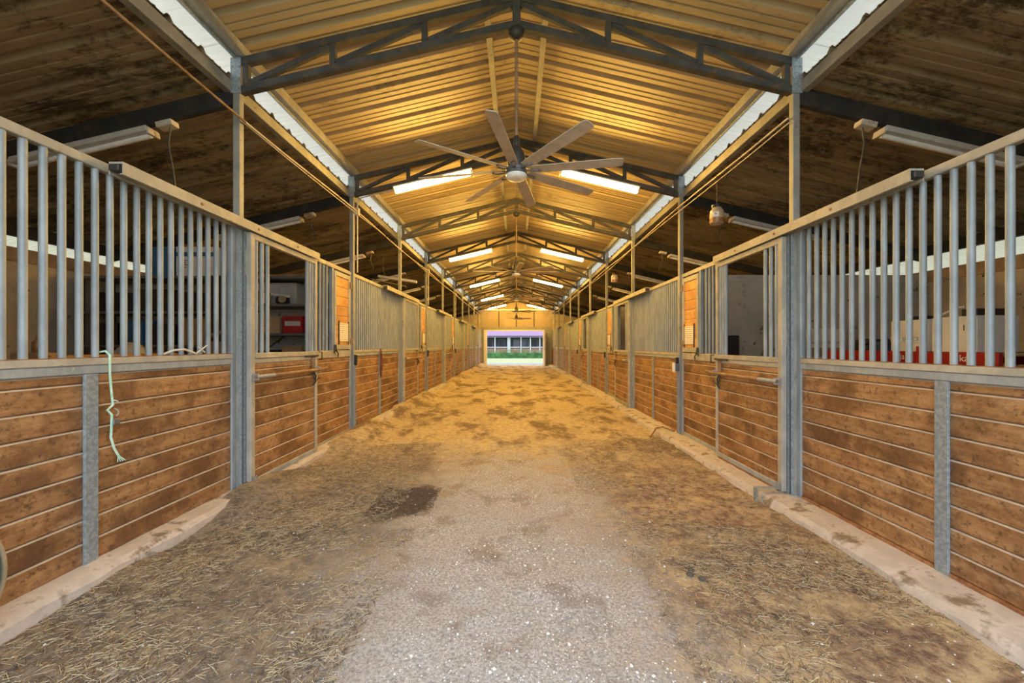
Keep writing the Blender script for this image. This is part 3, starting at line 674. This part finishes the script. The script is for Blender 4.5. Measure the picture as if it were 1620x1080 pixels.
# switch on the post
t = thing('light_switch', (2.405, YK(1) - .01, .97), 'white light switch on grey box fixed to the feed door post', 'switch')
bx('back_box', t, -.045, .02, -.035, .035, 0, .115, 'grey_metal', .006); bx('switch_cover', t, -.062, -.045, -.04, .04, -.008, .125, 'dome', .007); bx('toggle', t, -.072, -.062, -.008, .008, .045, .07, 'dome', .002)
# mint twine with clip
t = thing('green_twine', (-2.44, 2.385, 1.29), 'frayed mint green twine hanging from the stall rail', 'twine')
mb = MB(); mb.tube([(-.045, -.01, .03), (-.02, .0, .035), (.0, .005, .01), (.0, .005, -.1), (.003, .012, -.22), (.003, .02, -.29)], .006, 6)
mb.tube([(.0, .015, -.26), (.012, .03, -.265), (.01, .045, -.275)], .004, 5); mb.tube([(.003, .02, -.29), (.01, -.02, -.315), (.012, .005, -.345), (.01, .005, -.40), (.008, .003, -.48), (.01, .02, -.55), (.01, .05, -.61)], .0065, 6)
for a in range(4): mb.tube([(.01, .045, -.60), (.012 + .004 * a, .04 + .012 * a, -.64)], .003, 4)
ob('strand', mb.mesh('strand', 'mint', smooth=True), t)
bx('clip', t, .0, .022, .005, .05, -.41, -.375, 'grey_metal', .004); ob('clip_ring', MB().tube([(.012, .03, -.36), (.012, .045, -.345), (.012, .04, -.325), (.012, .02, -.31)], .004, 6).mesh('clip_ring', 'galv'), t)
mb = MB(); mb.tube([(-2.46, 2.78, 1.30), (-2.45, 2.85, 1.325), (-2.44, 2.93, 1.33), (-2.45, 3.0, 1.31), (-2.46, 3.06, 1.295)], .008, 6); mb.tube([(-2.45, 3.05, 1.30), (-2.44, 3.14, 1.36)], .006, 5); mb.tube([(-2.44, 3.06, 1.345), (-2.45, 3.13, 1.305)], .006, 5)
tag(ob('knotted_string', mb.mesh('knotted_string', 'cord_white', smooth=True)), 'short knotted white string lying on the stall rail', 'string')
mb = MB(); mb.tube([(-2.445, 7.17, 1.30), (-2.435, 7.17, 1.20), (-2.43, 7.18, 1.05), (-2.435, 7.17, .9), (-2.44, 7.18, .78)], [.012, .02, .024, .02, .012], 8)
tag(ob('hanging_strap', mb.mesh('hanging_strap', 'strap', smooth=True)), 'dark red lead strap hanging down over the stall boards', 'strap')
mb = MB(); mb.tube([(2.02, 6.0, -.02), (2.2, 6.25, .07), (2.32, 6.3, .07), (2.40, 6.05, .06)], .012, 7)
tag(ob('bent_rod', mb.mesh('bent_rod', 'rust_pipe', smooth=True)), 'bent rusty rod lying over the kerb', 'rod')
# wheel at the kerb
t = thing('cart_wheel', (-2.26, 1.425, .36 + .02), 'dark blue wheel disc with tan rim leaning by the kerb', 'wheel')
ob('disc', MB().lathe([(.05, -.03), (.30, -.022), (.325, 0), (.30, .022), (.05, .03)], seg=40).mesh('disc', 'tub_blue', smooth=True), t, (0, 0, 0), (0, R(90), 0))
ob('rim', MB().tube([(0, .332 * math.cos(a), .332 * math.sin(a)) for a in np.linspace(0, 2 * math.pi, 49)], .010, 8).mesh('rim', 'tan_cloth', smooth=True), t)
ob('axle', MB().tube([(-.05, 0, 0), (.05, 0, 0)], .02, 10).mesh('axle', 'grey_metal', smooth=True), t)

# ------------------------------------------------------------------ store stall behind the near left grille
def shelf_unit(x0, x1, y0, y1, levels, label, top):
    t = thing('shelf_unit', (x0, y0, -.03), label, 'shelf')
    W, D = x1 - x0, y1 - y0
    for a in (0, W - .04):
        for b in (0, D - .04): bx('upright', t, a, a + .04, b, b + .04, 0, top, 'dark_metal')
    for z in levels: bx('shelf_board', t, 0, W, 0, D, z, z + .035, 'grey_metal')
    bx('rear_panel', t, .04, W - .04, D - .012, D - .004, .2, top - .05, 'partition' if x1 > -4.3 else 'black', .001)
    ob('cross_brace', MB().beam((.05, D - .03, 1.1), (W - .05, D - .03, 1.95), .03, .006).mesh('cross_brace', 'dark_metal'), t)
shelf_unit(-4.05, -2.75, 5.42, 5.88, (.35, 1.10, 1.52, 1.92, 2.30), 'metal shelf unit behind the open stall door window', 2.34)
shelf_unit(-5.95, -4.12, 5.42, 5.88, (.4, .9, 1.36, 1.82, 2.30), 'dark metal shelf unit in the corner by the tan wall', 2.34)
def carton(x, y, z, dx, dy, dz, mat, label, cat='box', group=None, flaps=True):
    t = thing('carton', (x, y, z), label, cat, group)
    bx('carton_body', t, 0, dx, 0, dy, 0, dz, mat, .004)
    if flaps:
        bx('flap', t, .003, dx - .003, .003, dy / 2 - .003, dz, dz + .004, mat, .001); bx('flap', t, .003, dx - .003, dy / 2 + .003, dy - .003, dz, dz + .004, mat, .001)
    return t
SZ = -.03
t = carton(-3.55, 5.45, 1.555 + SZ, .30, .3, .215, 'cardboard', 'small brown carton with an arrow mark on the middle shelf')
mb = MB(); mb.add([(.04, -.001, .1), (.06, -.001, .08), (.08, -.001, .1), (.06, -.001, .12)], [(0, 1, 2, 3)]); mb.box(.08, .16, -.0015, -.0005, .096, .104); ob('arrow_mark', mb.mesh('arrow_mark', 'ink'), t)
carton(-3.66, 5.47, 1.555 + SZ, .10, .3, .18, 'cardboard', 'narrow brown carton beside the arrow carton')
t = carton(-3.20, 5.45, 1.555 + SZ, .26, .25, .235, 'red', 'red printed box on the middle shelf')
bx('pale_band', t, .03, .24, -.002, -.0005, .10, .165, 'tote', .0003); text('lettering', 'BA-3B', .065, 'ink', t, (.125, -.003, .19), '-Y')
t = carton(-3.22, 5.46, 1.135 + SZ, .27, .3, .24, 'cardboard', 'brown carton on the lower shelf')
t = thing('black_case', (-3.58, 5.44, 1.135 + SZ), 'black printed case on the lower shelf beside a brown carton', 'case')
bx('case_body', t, 0, .32, 0, .3, 0, .19, 'black', .012); bx('case_panel', t, .01, .29, -.003, 0, .01, .10, 'grey_metal', .001); text('lettering', 'A18', .04, 'ink_white', t, (.21, -.004, .15), '-Y')
mb = MB(); mb.box(0, .62, 0, .24, 0, .008)
for a in ((0, .008, 0, .24), (.612, .62, 0, .24), (.008, .612, 0, .008), (.008, .612, .232, .24)): mb.box(*a, .008, .30)
t = thing('clear_tote', (-3.72, 5.62, 1.955 + SZ), 'large clear plastic tote at the back of the upper shelf', 'tote'); ob('tote_shell', mb.mesh('tote_shell', 'tote'), t); bx('tote_rim', t, -.01, .63, -.01, .25, .30, .315, 'tote', .003)
t = thing('glass_jar', (-3.50, 5.515, 1.955 + SZ), 'squat amber jar with pale lid on the upper shelf', 'jar')
ob('jar_body', MB().lathe([(.07, 0), (.085, .01), (.085, .15), (.07, .165)], seg=18).mesh('jar_body', 'amber', smooth=True), t); ob('lid', MB().lathe([(.074, .165), (.074, .19), (.03, .195)], seg=18).mesh('lid', 'cardboard', smooth=True), t)
t = thing('tool_bag', (-3.24, 5.52, 1.955 + SZ), 'dark heap of tools in a bag on the upper shelf', 'tool bag')
ob('bag_body', MB().lathe([(.07, 0), (.09, .03), (.085, .09), (.04, .13)], seg=14).mesh('bag_body', 'black', smooth=True), t); ob('paper_roll', MB().tube([(-.10, -.09, .13), (.14, -.06, .10)], .018, 8).mesh('paper_roll', 'cord_white', smooth=True), t); ob('pale_disc', MB().lathe([(.05, 0), (.05, .015)], seg=16).mesh('pale_disc', 'tan_cloth'), t, (.05, -.088, .06), (R(75), 0, 0))
bpl = tag(ob('plank', board_mesh(1.2, .09, 'bench'), None, (-3.35, 5.55, 2.335 + SZ + .02), (R(0), R(90), R(85))), 'loose wooden plank lying on the top shelf', 'plank')
carton(-5.0, 5.45, 2.335 + SZ, .30, .36, .40, 'box_blue', 'dark blue carton on top of the corner shelf')
t = carton(-4.66, 5.45, 2.335 + SZ, .56, .38, .40, 'box_white', 'white printed carton with blue band on top of the shelves')
bx('blue_band', t, .0, .56, -.002, 0, .27, .33, 'box_blue', .0003)
for j in range(4): bx('print_line', t, .03, .14 + .02 * (j % 2), -.002, 0, .12 + .03 * j, .13 + .03 * j, 'ink', .0003)
carton(-4.05, 5.47, 2.335 + SZ, .20, .34, .42, 'box_white', 'tall white carton with blue stripe next to the printed carton')
for i, (xa, wd, h, mt) in enumerate(((-5.85, .35, .30, 'black'), (-5.45, .30, .34, 'box_blue'), (-5.1, .40, .28, 'black'), (-4.65, .38, .36, 'cardboard'))):
    carton(xa, 5.48, 1.395 + SZ, wd, .34, h, mt, ['low black carton in the dark shelf corner', 'navy carton in the dark shelf', 'wide black carton in the dark shelf', 'tall brown carton in the dark shelf'][i])
for i, (xa, wd, h, mt) in enumerate(((-5.8, .5, .26, 'black'), (-5.2, .45, .3, 'dark_metal'), (-4.7, .45, .26, 'black'))):
    carton(xa, 5.48, 1.855 + SZ, wd, .34, h, mt, ['black bin on the upper dark shelf by the wall', 'dark metal box on the upper dark shelf', 'black bin beside the dark metal box'][i], 'bin')
# workbench with clutter
t = thing('workbench', (-4.9, 2.75, -.03), 'rough wooden workbench with clutter behind the bar grille', 'workbench')
for j in range(5): ob('bench_plank', board_mesh(2.2, .16, 'bench'), t, (.10 + .17 * j, 1.1, 1.16), (0, R(90), 0))
for a in (.06, .78):
    for b in (.1, 2.1): bx('bench_leg', t, a - .045, a + .045, b - .045, b + .045, 0, 1.14, 'bench')
bx('bench_apron', t, .78, .82, .1, 2.1, 1.02, 1.14, 'bench')
ZW = 1.15
t = thing('black_duffel', (-4.62, 3.15, ZW), 'bulky black bag on the workbench by the tan wall', 'bag')
ob('bag_body', MB().lathe([(.16, 0), (.20, .05), (.19, .2), (.13, .3), (.05, .34)], seg=14).mesh('bag_body', 'black', smooth=True), t); ob('bag_handle', MB().tube([(-.1, 0, .28), (-.05, 0, .38), (.05, 0, .38), (.1, 0, .28)], .014, 6).mesh('bag_handle', 'dark_metal', smooth=True), t)
t = carton(-4.45, 3.50, ZW, .24, .22, .14, 'cardboard', 'open brown carton on the workbench'); ob('amber_bottle', MB().lathe([(.03, 0), (.035, .01), (.035, .09), (.012, .12), (.012, .15)], seg=12).mesh('amber_bottle', 'amber', smooth=True), t, (.12, .1, .145))
for j, (yy, zz, rz) in enumerate(((3.95, 0, 4), (3.99, .036, -3), (3.9, .072, 9))):
    tag(ob('scrap_plank', board_mesh(.8, .10, 'bench'), None, (-4.45, yy, ZW + .022 + zz), (0, R(90), R(70 + rz))), 'scrap wood plank in a small pile on the workbench', 'plank', 'scrap planks on the workbench')
t = thing('grey_sack', (-4.35, 4.5, ZW), 'slumped grey sack on the workbench', 'sack'); ob('sack_body', MB().lathe([(.15, 0), (.19, .04), (.15, .14), (.08, .22), (.03, .25)], seg=12).mesh('sack_body', 'tote', smooth=True), t); ob('sack_tie', MB().lathe([(.034, .24), (.038, .25), (.034, .26)], seg=10).mesh('sack_tie', 'ink'), t)
# old chair and sawhorse
t = thing('old_chair', (-3.75, 4.85, -.03), 'tan padded chair with curved back in the store stall', 'chair')
ob('seat', MB().lathe([(.20, .93), (.24, .95), (.24, 1.0), (.2, 1.02)], seg=20).mesh('seat', 'tan_cloth', smooth=True), t)
ob('backrest', MB().tube([(-.22, .1, 1.02), (-.22, .16, 1.28), (-.16, .2, 1.5), (0, .22, 1.56), (.16, .2, 1.5), (.22, .16, 1.28), (.22, .1, 1.02)], .026, 8).mesh('backrest', 'tan_cloth', smooth=True), t)
bx('back_pad', t, -.16, .16, .15, .19, 1.10, 1.44, 'tan_cloth', .015)
for a in (-1, 1):
    for b in (-1, 1): ob('leg', MB().tube([(a * .15, b * .15, .94), (a * .22, b * .22, 0)], .018, 7).mesh('leg', 'bench', smooth=True), t)
t = thing('sawhorse', (-3.62, 3.6, -.03), 'orange wood sawhorse standing behind the bars', 'sawhorse')
bx('beam', t, -.05, .05, -.55, .6, 1.22, 1.31, 'wood_orange_lit')
for a in (-1, 1):
    for b in (-.45, .5): ob('leg', MB().beam((a * .03, b, 1.24), (a * .28, b + .02, 0), .06, .035).mesh('leg', 'bench'), t)
t = thing('canvas_bundle', (-3.05, 4.45, -.03), 'tan canvas bundle piled on a drum behind the bars', 'canvas')
ob('drum', MB().lathe([(.24, 0), (.25, .02), (.25, .40), (.255, .42), (.25, .44), (.25, 1.08), (.24, 1.10)], seg=22).mesh('drum', 'dark_metal', smooth=True), t); ob('canvas_heap', MB().lathe([(.24, 1.10), (.27, 1.13), (.2, 1.22), (.1, 1.27), (.03, 1.28)], seg=11).mesh('canvas_heap', 'tan_cloth', smooth=True), t)

# ------------------------------------------------------------------ red shelf with cartons behind the near right grille
RX, RZ = 3.90, 1.30
t = thing('red_shelf', (RX, 3.22, -.03), 'red steel shelf on pale wooden legs behind the bars', 'shelf')
bx('front_beam', t, 0, .04, 0, 1.80, 1.22, 1.33, 'red'); bx('rear_beam', t, .56, .60, 0, 1.80, 1.22, 1.33, 'red')
for j in range(4): bx('deck_slat', t, .04, .56, .02 + j * .45, .43 + j * .45, 1.30, 1.325, 'yellow_wood')
for y in (.02, .62, 1.10, 1.74):
    for xx in (.005, .565): bx('leg', t, xx, xx + .035, y, y + .04, 0, 1.22, 'yellow_wood')
bx('upright_plate', t, -.008, 0, .60, .66, 1.18, 1.38, 'red')
text('lettering', 'Oja', .085, 'ink_white', t, (-.002, .84, 1.275), '-X'); text('lettering', 'nka', .085, 'ink_white', t, (-.002, .27, 1.275), '-X')
t = carton(RX + .01, 3.80, RZ, .36, .36, .31, 'box_white', 'white carton with a blue diamond mark on the red shelf', flaps=False)
mb = MB(); mb.add([(-.001, .30 + a, .13 + b) for a, b in ((0, -.04), (.03, 0), (0, .04), (-.03, 0))], [(0, 1, 2, 3)]); ob('diamond_mark', mb.mesh('diamond_mark', 'ink_blue'), t)
text('lettering', 'SLUICE', .055, 'ink_blue', t, (-.001, .15, .12), '-X'); bx('print_line', t, -.001, 0, .05, .25, .085, .088, 'ink_blue', .0002)
t = carton(RX + .01, 3.38, RZ, .36, .37, .315, 'box_white', 'white carton with a scribbled number on the red shelf', flaps=False)
text('lettering', '10', .075, 'ink', t, (-.001, .08, .21), '-X'); text('lettering', '7', .05, 'ink', t, (-.001, .31, .23), '-X')
t = thing('black_tray', (RX + .03, 3.40, RZ + .316), 'flat black tray with a white hose lying on a carton', 'tray'); bx('tray_body', t, 0, .3, 0, .12, 0, .06, 'black', .006)
ob('white_hose', MB().tube([(.02, .32, .015), (.03, .25, .05), (.04, .19, .08), (.06, .14, .085)], .012, 7).mesh('white_hose', 'cord_white', smooth=True), t)
t = thing('black_cable_coil', (RX + .12, 3.98, RZ + .312), 'small coil of black cable lying on the diamond mark carton', 'cable')
ob('coil', MB().tube([(.09 * math.cos(a), .10 * math.sin(a), .012 + .008 * (a / 6.28)) for a in np.linspace(0, 12.5, 40)], .01, 6).mesh('coil', 'black', smooth=True), t)
for i, (yy, h, mt, lb) in enumerate(((4.22, .10, 'jeans', 'folded blue cloth on the red shelf'), (4.46, .13, 'black', 'black zipped bag on the red shelf beside blue cloth'))):
    t = thing('folded_pile', (RX + .02, yy, RZ), lb, 'cloth' if i == 0 else 'bag'); bx('fold', t, 0, .3, 0, .22, 0, h * .5, mt, .015); bx('fold', t, .01, .29, .01, .21, h * .5, h, 'jeans' if i == 0 else mt, .015)
t = thing('white_tote', (3.75, 5.07, -.03), 'tall pale tote with a tan band behind the bars', 'tote')
bx('tote_body', t, 0, .42, 0, .5, 0, 1.42, 'box_white', .02); bx('tan_band', t, -.003, .423, -.003, .503, 1.24, 1.36, 'tan_cloth', .003); bx('tote_lid', t, -.02, .44, -.02, .52, 1.42, 1.60, 'box_white', .015)
t = thing('wood_stool', (4.95, 4.6, -.03), 'orange wooden rack with pale panel behind the folded cloth', 'rack'); bx('rack_top', t, -.2, .2, -.2, .2, 1.62, 1.67, 'wood_orange_lit'); bx('rack_panel', t, -.18, .18, -.02, .02, 1.2, 1.6, 'tan_cloth')
for a in (-1, 1):
    for b in (-1, 1): bx('leg', t, a * .18 - .02, a * .18 + .02, b * .18 - .02, b * .18 + .02, 0, 1.62, 'bench')
t = carton(4.15, 2.92, 0.97, .45, .33, .60, 'cardboard', 'tall dark brown carton on the floor stand beside the red shelf'); t2 = thing('floor_stand', (4.12, 2.88, -.03), 'dark wooden stand under the tall brown carton', 'stand')
bx('stand_top', t2, 0, .5, 0, .4, .95, 1.0, 'bench')
for a in (.02, .44):
    for b in (.02, .34): bx('leg', t2, a, a + .04, b, b + .04, 0, .95, 'bench')
text('wall_letter', 'N', .06, 'ink', bpy.data.objects['wall_right'], (6.099, 4.83, 1.98), '-X')
t = thing('dark_chair', (3.02, 5.45, -.03), 'dark high backed chair against the grey partition', 'chair')
bx('seat', t, -.17, .17, -.2, .2, .9, .96, 'black', .02); bx('backrest', t, -.15, .13, .17, .22, 1.18, 1.53, 'black', .02); bx('back_stem', t, -.09, .05, .175, .21, .96, 1.18, 'black', .01)
for a in (-.14, .14):
    for b in (-.17, .17): bx('leg', t, a - .02, a + .02, b - .02, b + .02, 0, .9, 'dark_metal')

# ------------------------------------------------------------------ litter on the floor
def straws(name, N, regions, mat, label, lmin, lmax, rad):
    V = []; F = []
    for (x0, x1, y0, y1, n_) in regions:
        m = int(N * n_); cnt = 0
        X_ = rng.uniform(x0, x1, m * 3); Y_ = rng.uniform(y0, y1, m * 3)
        keep = (vnoise(X_, Y_, 11 + len(name), 2.4) + .6 * vnoise(X_, Y_, 12 + len(name), 6.0) + rng.uniform(-.35, .35, m * 3)) > -.10
        X_, Y_ = X_[keep][:m], Y_[keep][:m]; Zf = fz(X_, Y_)
        A = rng.uniform(0, math.pi, len(X_)); Lh = rng.uniform(lmin, lmax, len(X_)) / 2; T = rng.normal(0, .12, len(X_))
        for x, y, z, a, l, tl in zip(X_, Y_, Zf, A, Lh, T):
            d = (math.cos(a) * l, math.sin(a) * l, tl * l); nx_, ny_ = -math.sin(a) * rad, math.cos(a) * rad
            zz = z + rad * 1.2 + abs(tl * l); o = len(V)
            V += [(x - d[0] + nx_, y - d[1] + ny_, zz - d[2]), (x - d[0] - nx_, y - d[1] - ny_, zz - d[2]), (x - d[0], y - d[1], zz - d[2] + rad * 1.4),
                  (x + d[0] + nx_, y + d[1] + ny_, zz + d[2]), (x + d[0] - nx_, y + d[1] - ny_, zz + d[2]), (x + d[0], y + d[1], zz + d[2] + rad * 1.4)]
            F += [(o, o + 1, o + 4, o + 3), (o + 1, o + 2, o + 5, o + 4), (o + 2, o, o + 3, o + 5)]
    me = bpy.data.meshes.new(name); me.from_pydata(V, [], F); me.materials.append(M[mat])
    return tag(ob(name, me), label, 'straw', None, 'stuff')
reg = [(-2.32, -.75, 1.0, 3.0, .28), (-2.3, -1.0, 3.0, 5.5, .22), (.75, 2.2, 1.0, 3.2, .25), (.6, 2.2, 3.2, 6.0, .15), (-2.2, 2.2, 5.0, 9, .10)]
straws('pale_straw', 15000, reg, 'straw_a', 'loose pale straw scattered over the dirt aisle', .014, .065, .0010)
straws('brown_straw', 24000, reg, 'straw_b', 'loose brown hay scattered over the dirt aisle', .012, .055, .0009)
straws('dark_straw', 14000, reg + [(-1.25, -.72, 3.2, 3.85, .12)], 'straw_c', 'dark rotted hay scattered over the dirt aisle', .01, .05, .001)
V = []; F = []
N_ = 7500; px = np.where(rng.random(N_) < .75, rng.normal(-.05, .5, N_), rng.uniform(-2.2, 2.2, N_)); py = 1.1 + 4.2 * rng.random(N_) ** 1.3; px = np.clip(px, -2.2, 2.15); pz = fz(px, py)
for x, y, z in zip(px, py, pz):
    r_ = random.uniform(.0018, .0052) if random.random() < .96 else random.uniform(.006, .011); o = len(V); a = random.uniform(0, 3)
    V += [(x + r_ * math.cos(a + q) * random.uniform(.7, 1.2), y + r_ * math.sin(a + q) * random.uniform(.7, 1.2), z + r_ * .25) for q in (0, 1.57, 3.14, 4.71)] + [(x, y, z + r_ * .95), (x, y, z - r_)]
    F += [(o, o + 1, o + 4), (o + 1, o + 2, o + 4), (o + 2, o + 3, o + 4), (o + 3, o, o + 4), (o + 1, o, o + 5), (o + 2, o + 1, o + 5), (o + 3, o + 2, o + 5), (o, o + 3, o + 5)]
me = bpy.data.meshes.new('gravel'); me.from_pydata(V, [], F); me.materials.append(M['pebble']); tag(ob('gravel', me), 'pale crushed stone lying in the middle of the aisle', 'gravel', None, 'stuff')
for i, (x, y) in enumerate(((1.05, 2.41), (1.11, 2.38), (1.08, 2.46))):
    mb = MB().lathe([(.010, -.006), (.020, 0), (.021, .006), (.014, .013), (.004, .016)], seg=9)
    mb.v = [(a * random.uniform(.8, 1.25), b * random.uniform(.8, 1.25), c) for a, b, c in mb.v]
    tag(ob('dung_lump', mb.mesh('dung_lump', 'dung'), None, (x, y, float(fz(x, y)) + .002)), 'small dark lump lying on the dirt floor', 'lump', 'dark lumps on the floor')

# ------------------------------------------------------------------ outside, beyond the doorway
struct('ground_apron', MB().box(-6, 6, YEND + .2, YEND + 4.2, -.3, -.06).mesh('apron', 'apron'))
HY = 50.0
t = thing('house', (0, HY, -.1), 'long low house with mauve roof and white porch posts', 'house')
bx('house_wall', t, -12, 12, 1.8, 5.0, 0, 2.9, 'house_wall'); bx('brick_skirt', t, -12, 12, .05, .20, 0, 1.06, 'brick_red')
mb = MB(); mb.add([(-12.5, -.5, 2.55), (12.5, -.5, 2.55), (12.5, 5.5, 4.8), (-12.5, 5.5, 4.8), (-12.5, -.5, 2.66), (12.5, -.5, 2.66), (12.5, 5.5, 4.95), (-12.5, 5.5, 4.95)], [(0, 3, 2, 1), (4, 5, 6, 7), (0, 1, 5, 4), (1, 2, 6, 5), (2, 3, 7, 6), (3, 0, 4, 7)])
ob('roof', mb.mesh('roof', 'house_roof'), t)
for i in range(50): bx('roof_seam', t, -12.25 + .5 * i - .02, -12.25 + .5 * i + .02, -.52, -.49, 2.56, 2.70, 'house_roof')
bx('porch_beam', t, -12, 12, .0, .12, 2.44, 2.56, 'house_white'); bx('porch_rail', t, -12, 12, .0, .08, 1.16, 1.26, 'house_white'); bx('porch_floor', t, -12, 12, .2, 1.8, .9, 1.0, 'apron')
for x in (-9, -7, -4.6, -2.7, .57, 1.75, 2.94, 4.6, 7, 9): bx('porch_post', t, x - .07, x + .07, .0, .14, 0, 2.44, 'house_white')
for x in (-1.05, -.85): bx('porch_post', t, x - .09, x + .09, -.05, .12, 0, 2.44, 'house_white')
for x in (-5.6, -3.5, -1.9, .0, 1.2, 2.3, 4.0, 5.8):
    wn = bx('window', t, x - .42, x + .42, 1.74, 1.80, 1.1, 2.3, 'grey_metal'); bx('pane', wn, -.37, .37, -.04, -.031, -.55, .55, 'pane', .001)
V = []; F = []
for i in range(15000):
    x = random.uniform(-7, 7); y = random.uniform(-.45, .45); z = random.uniform(0, .98 + .12 * math.sin(x * 2.1) * math.sin(x * .7)); a = random.uniform(0, 6.28); l = random.uniform(.05, .11); o = len(V)
    d = Vector((math.cos(a), math.sin(a), random.uniform(-.3, .9))).normalized() * l; r_ = Vector((-math.sin(a), math.cos(a), random.uniform(-.4, .4))) * l * .35
    c = Vector((x, y, z)); V += [tuple(c), tuple(c + d * .5 + r_), tuple(c + d), tuple(c + d * .5 - r_)]; F.append((o, o + 1, o + 2, o + 3))
me = bpy.data.meshes.new('hedge'); me.from_pydata(V, [], F); me.materials.append(M['leaf'])
hd = thing('hedge', (0, 45, -.1), 'low green hedge in front of the house porch', 'hedge'); tag(ob('foliage', me, hd), None, None, None, 'stuff')
bx('hedge_stems', hd, -7, 7, -.2, .2, -.05, .60, 'leaf')
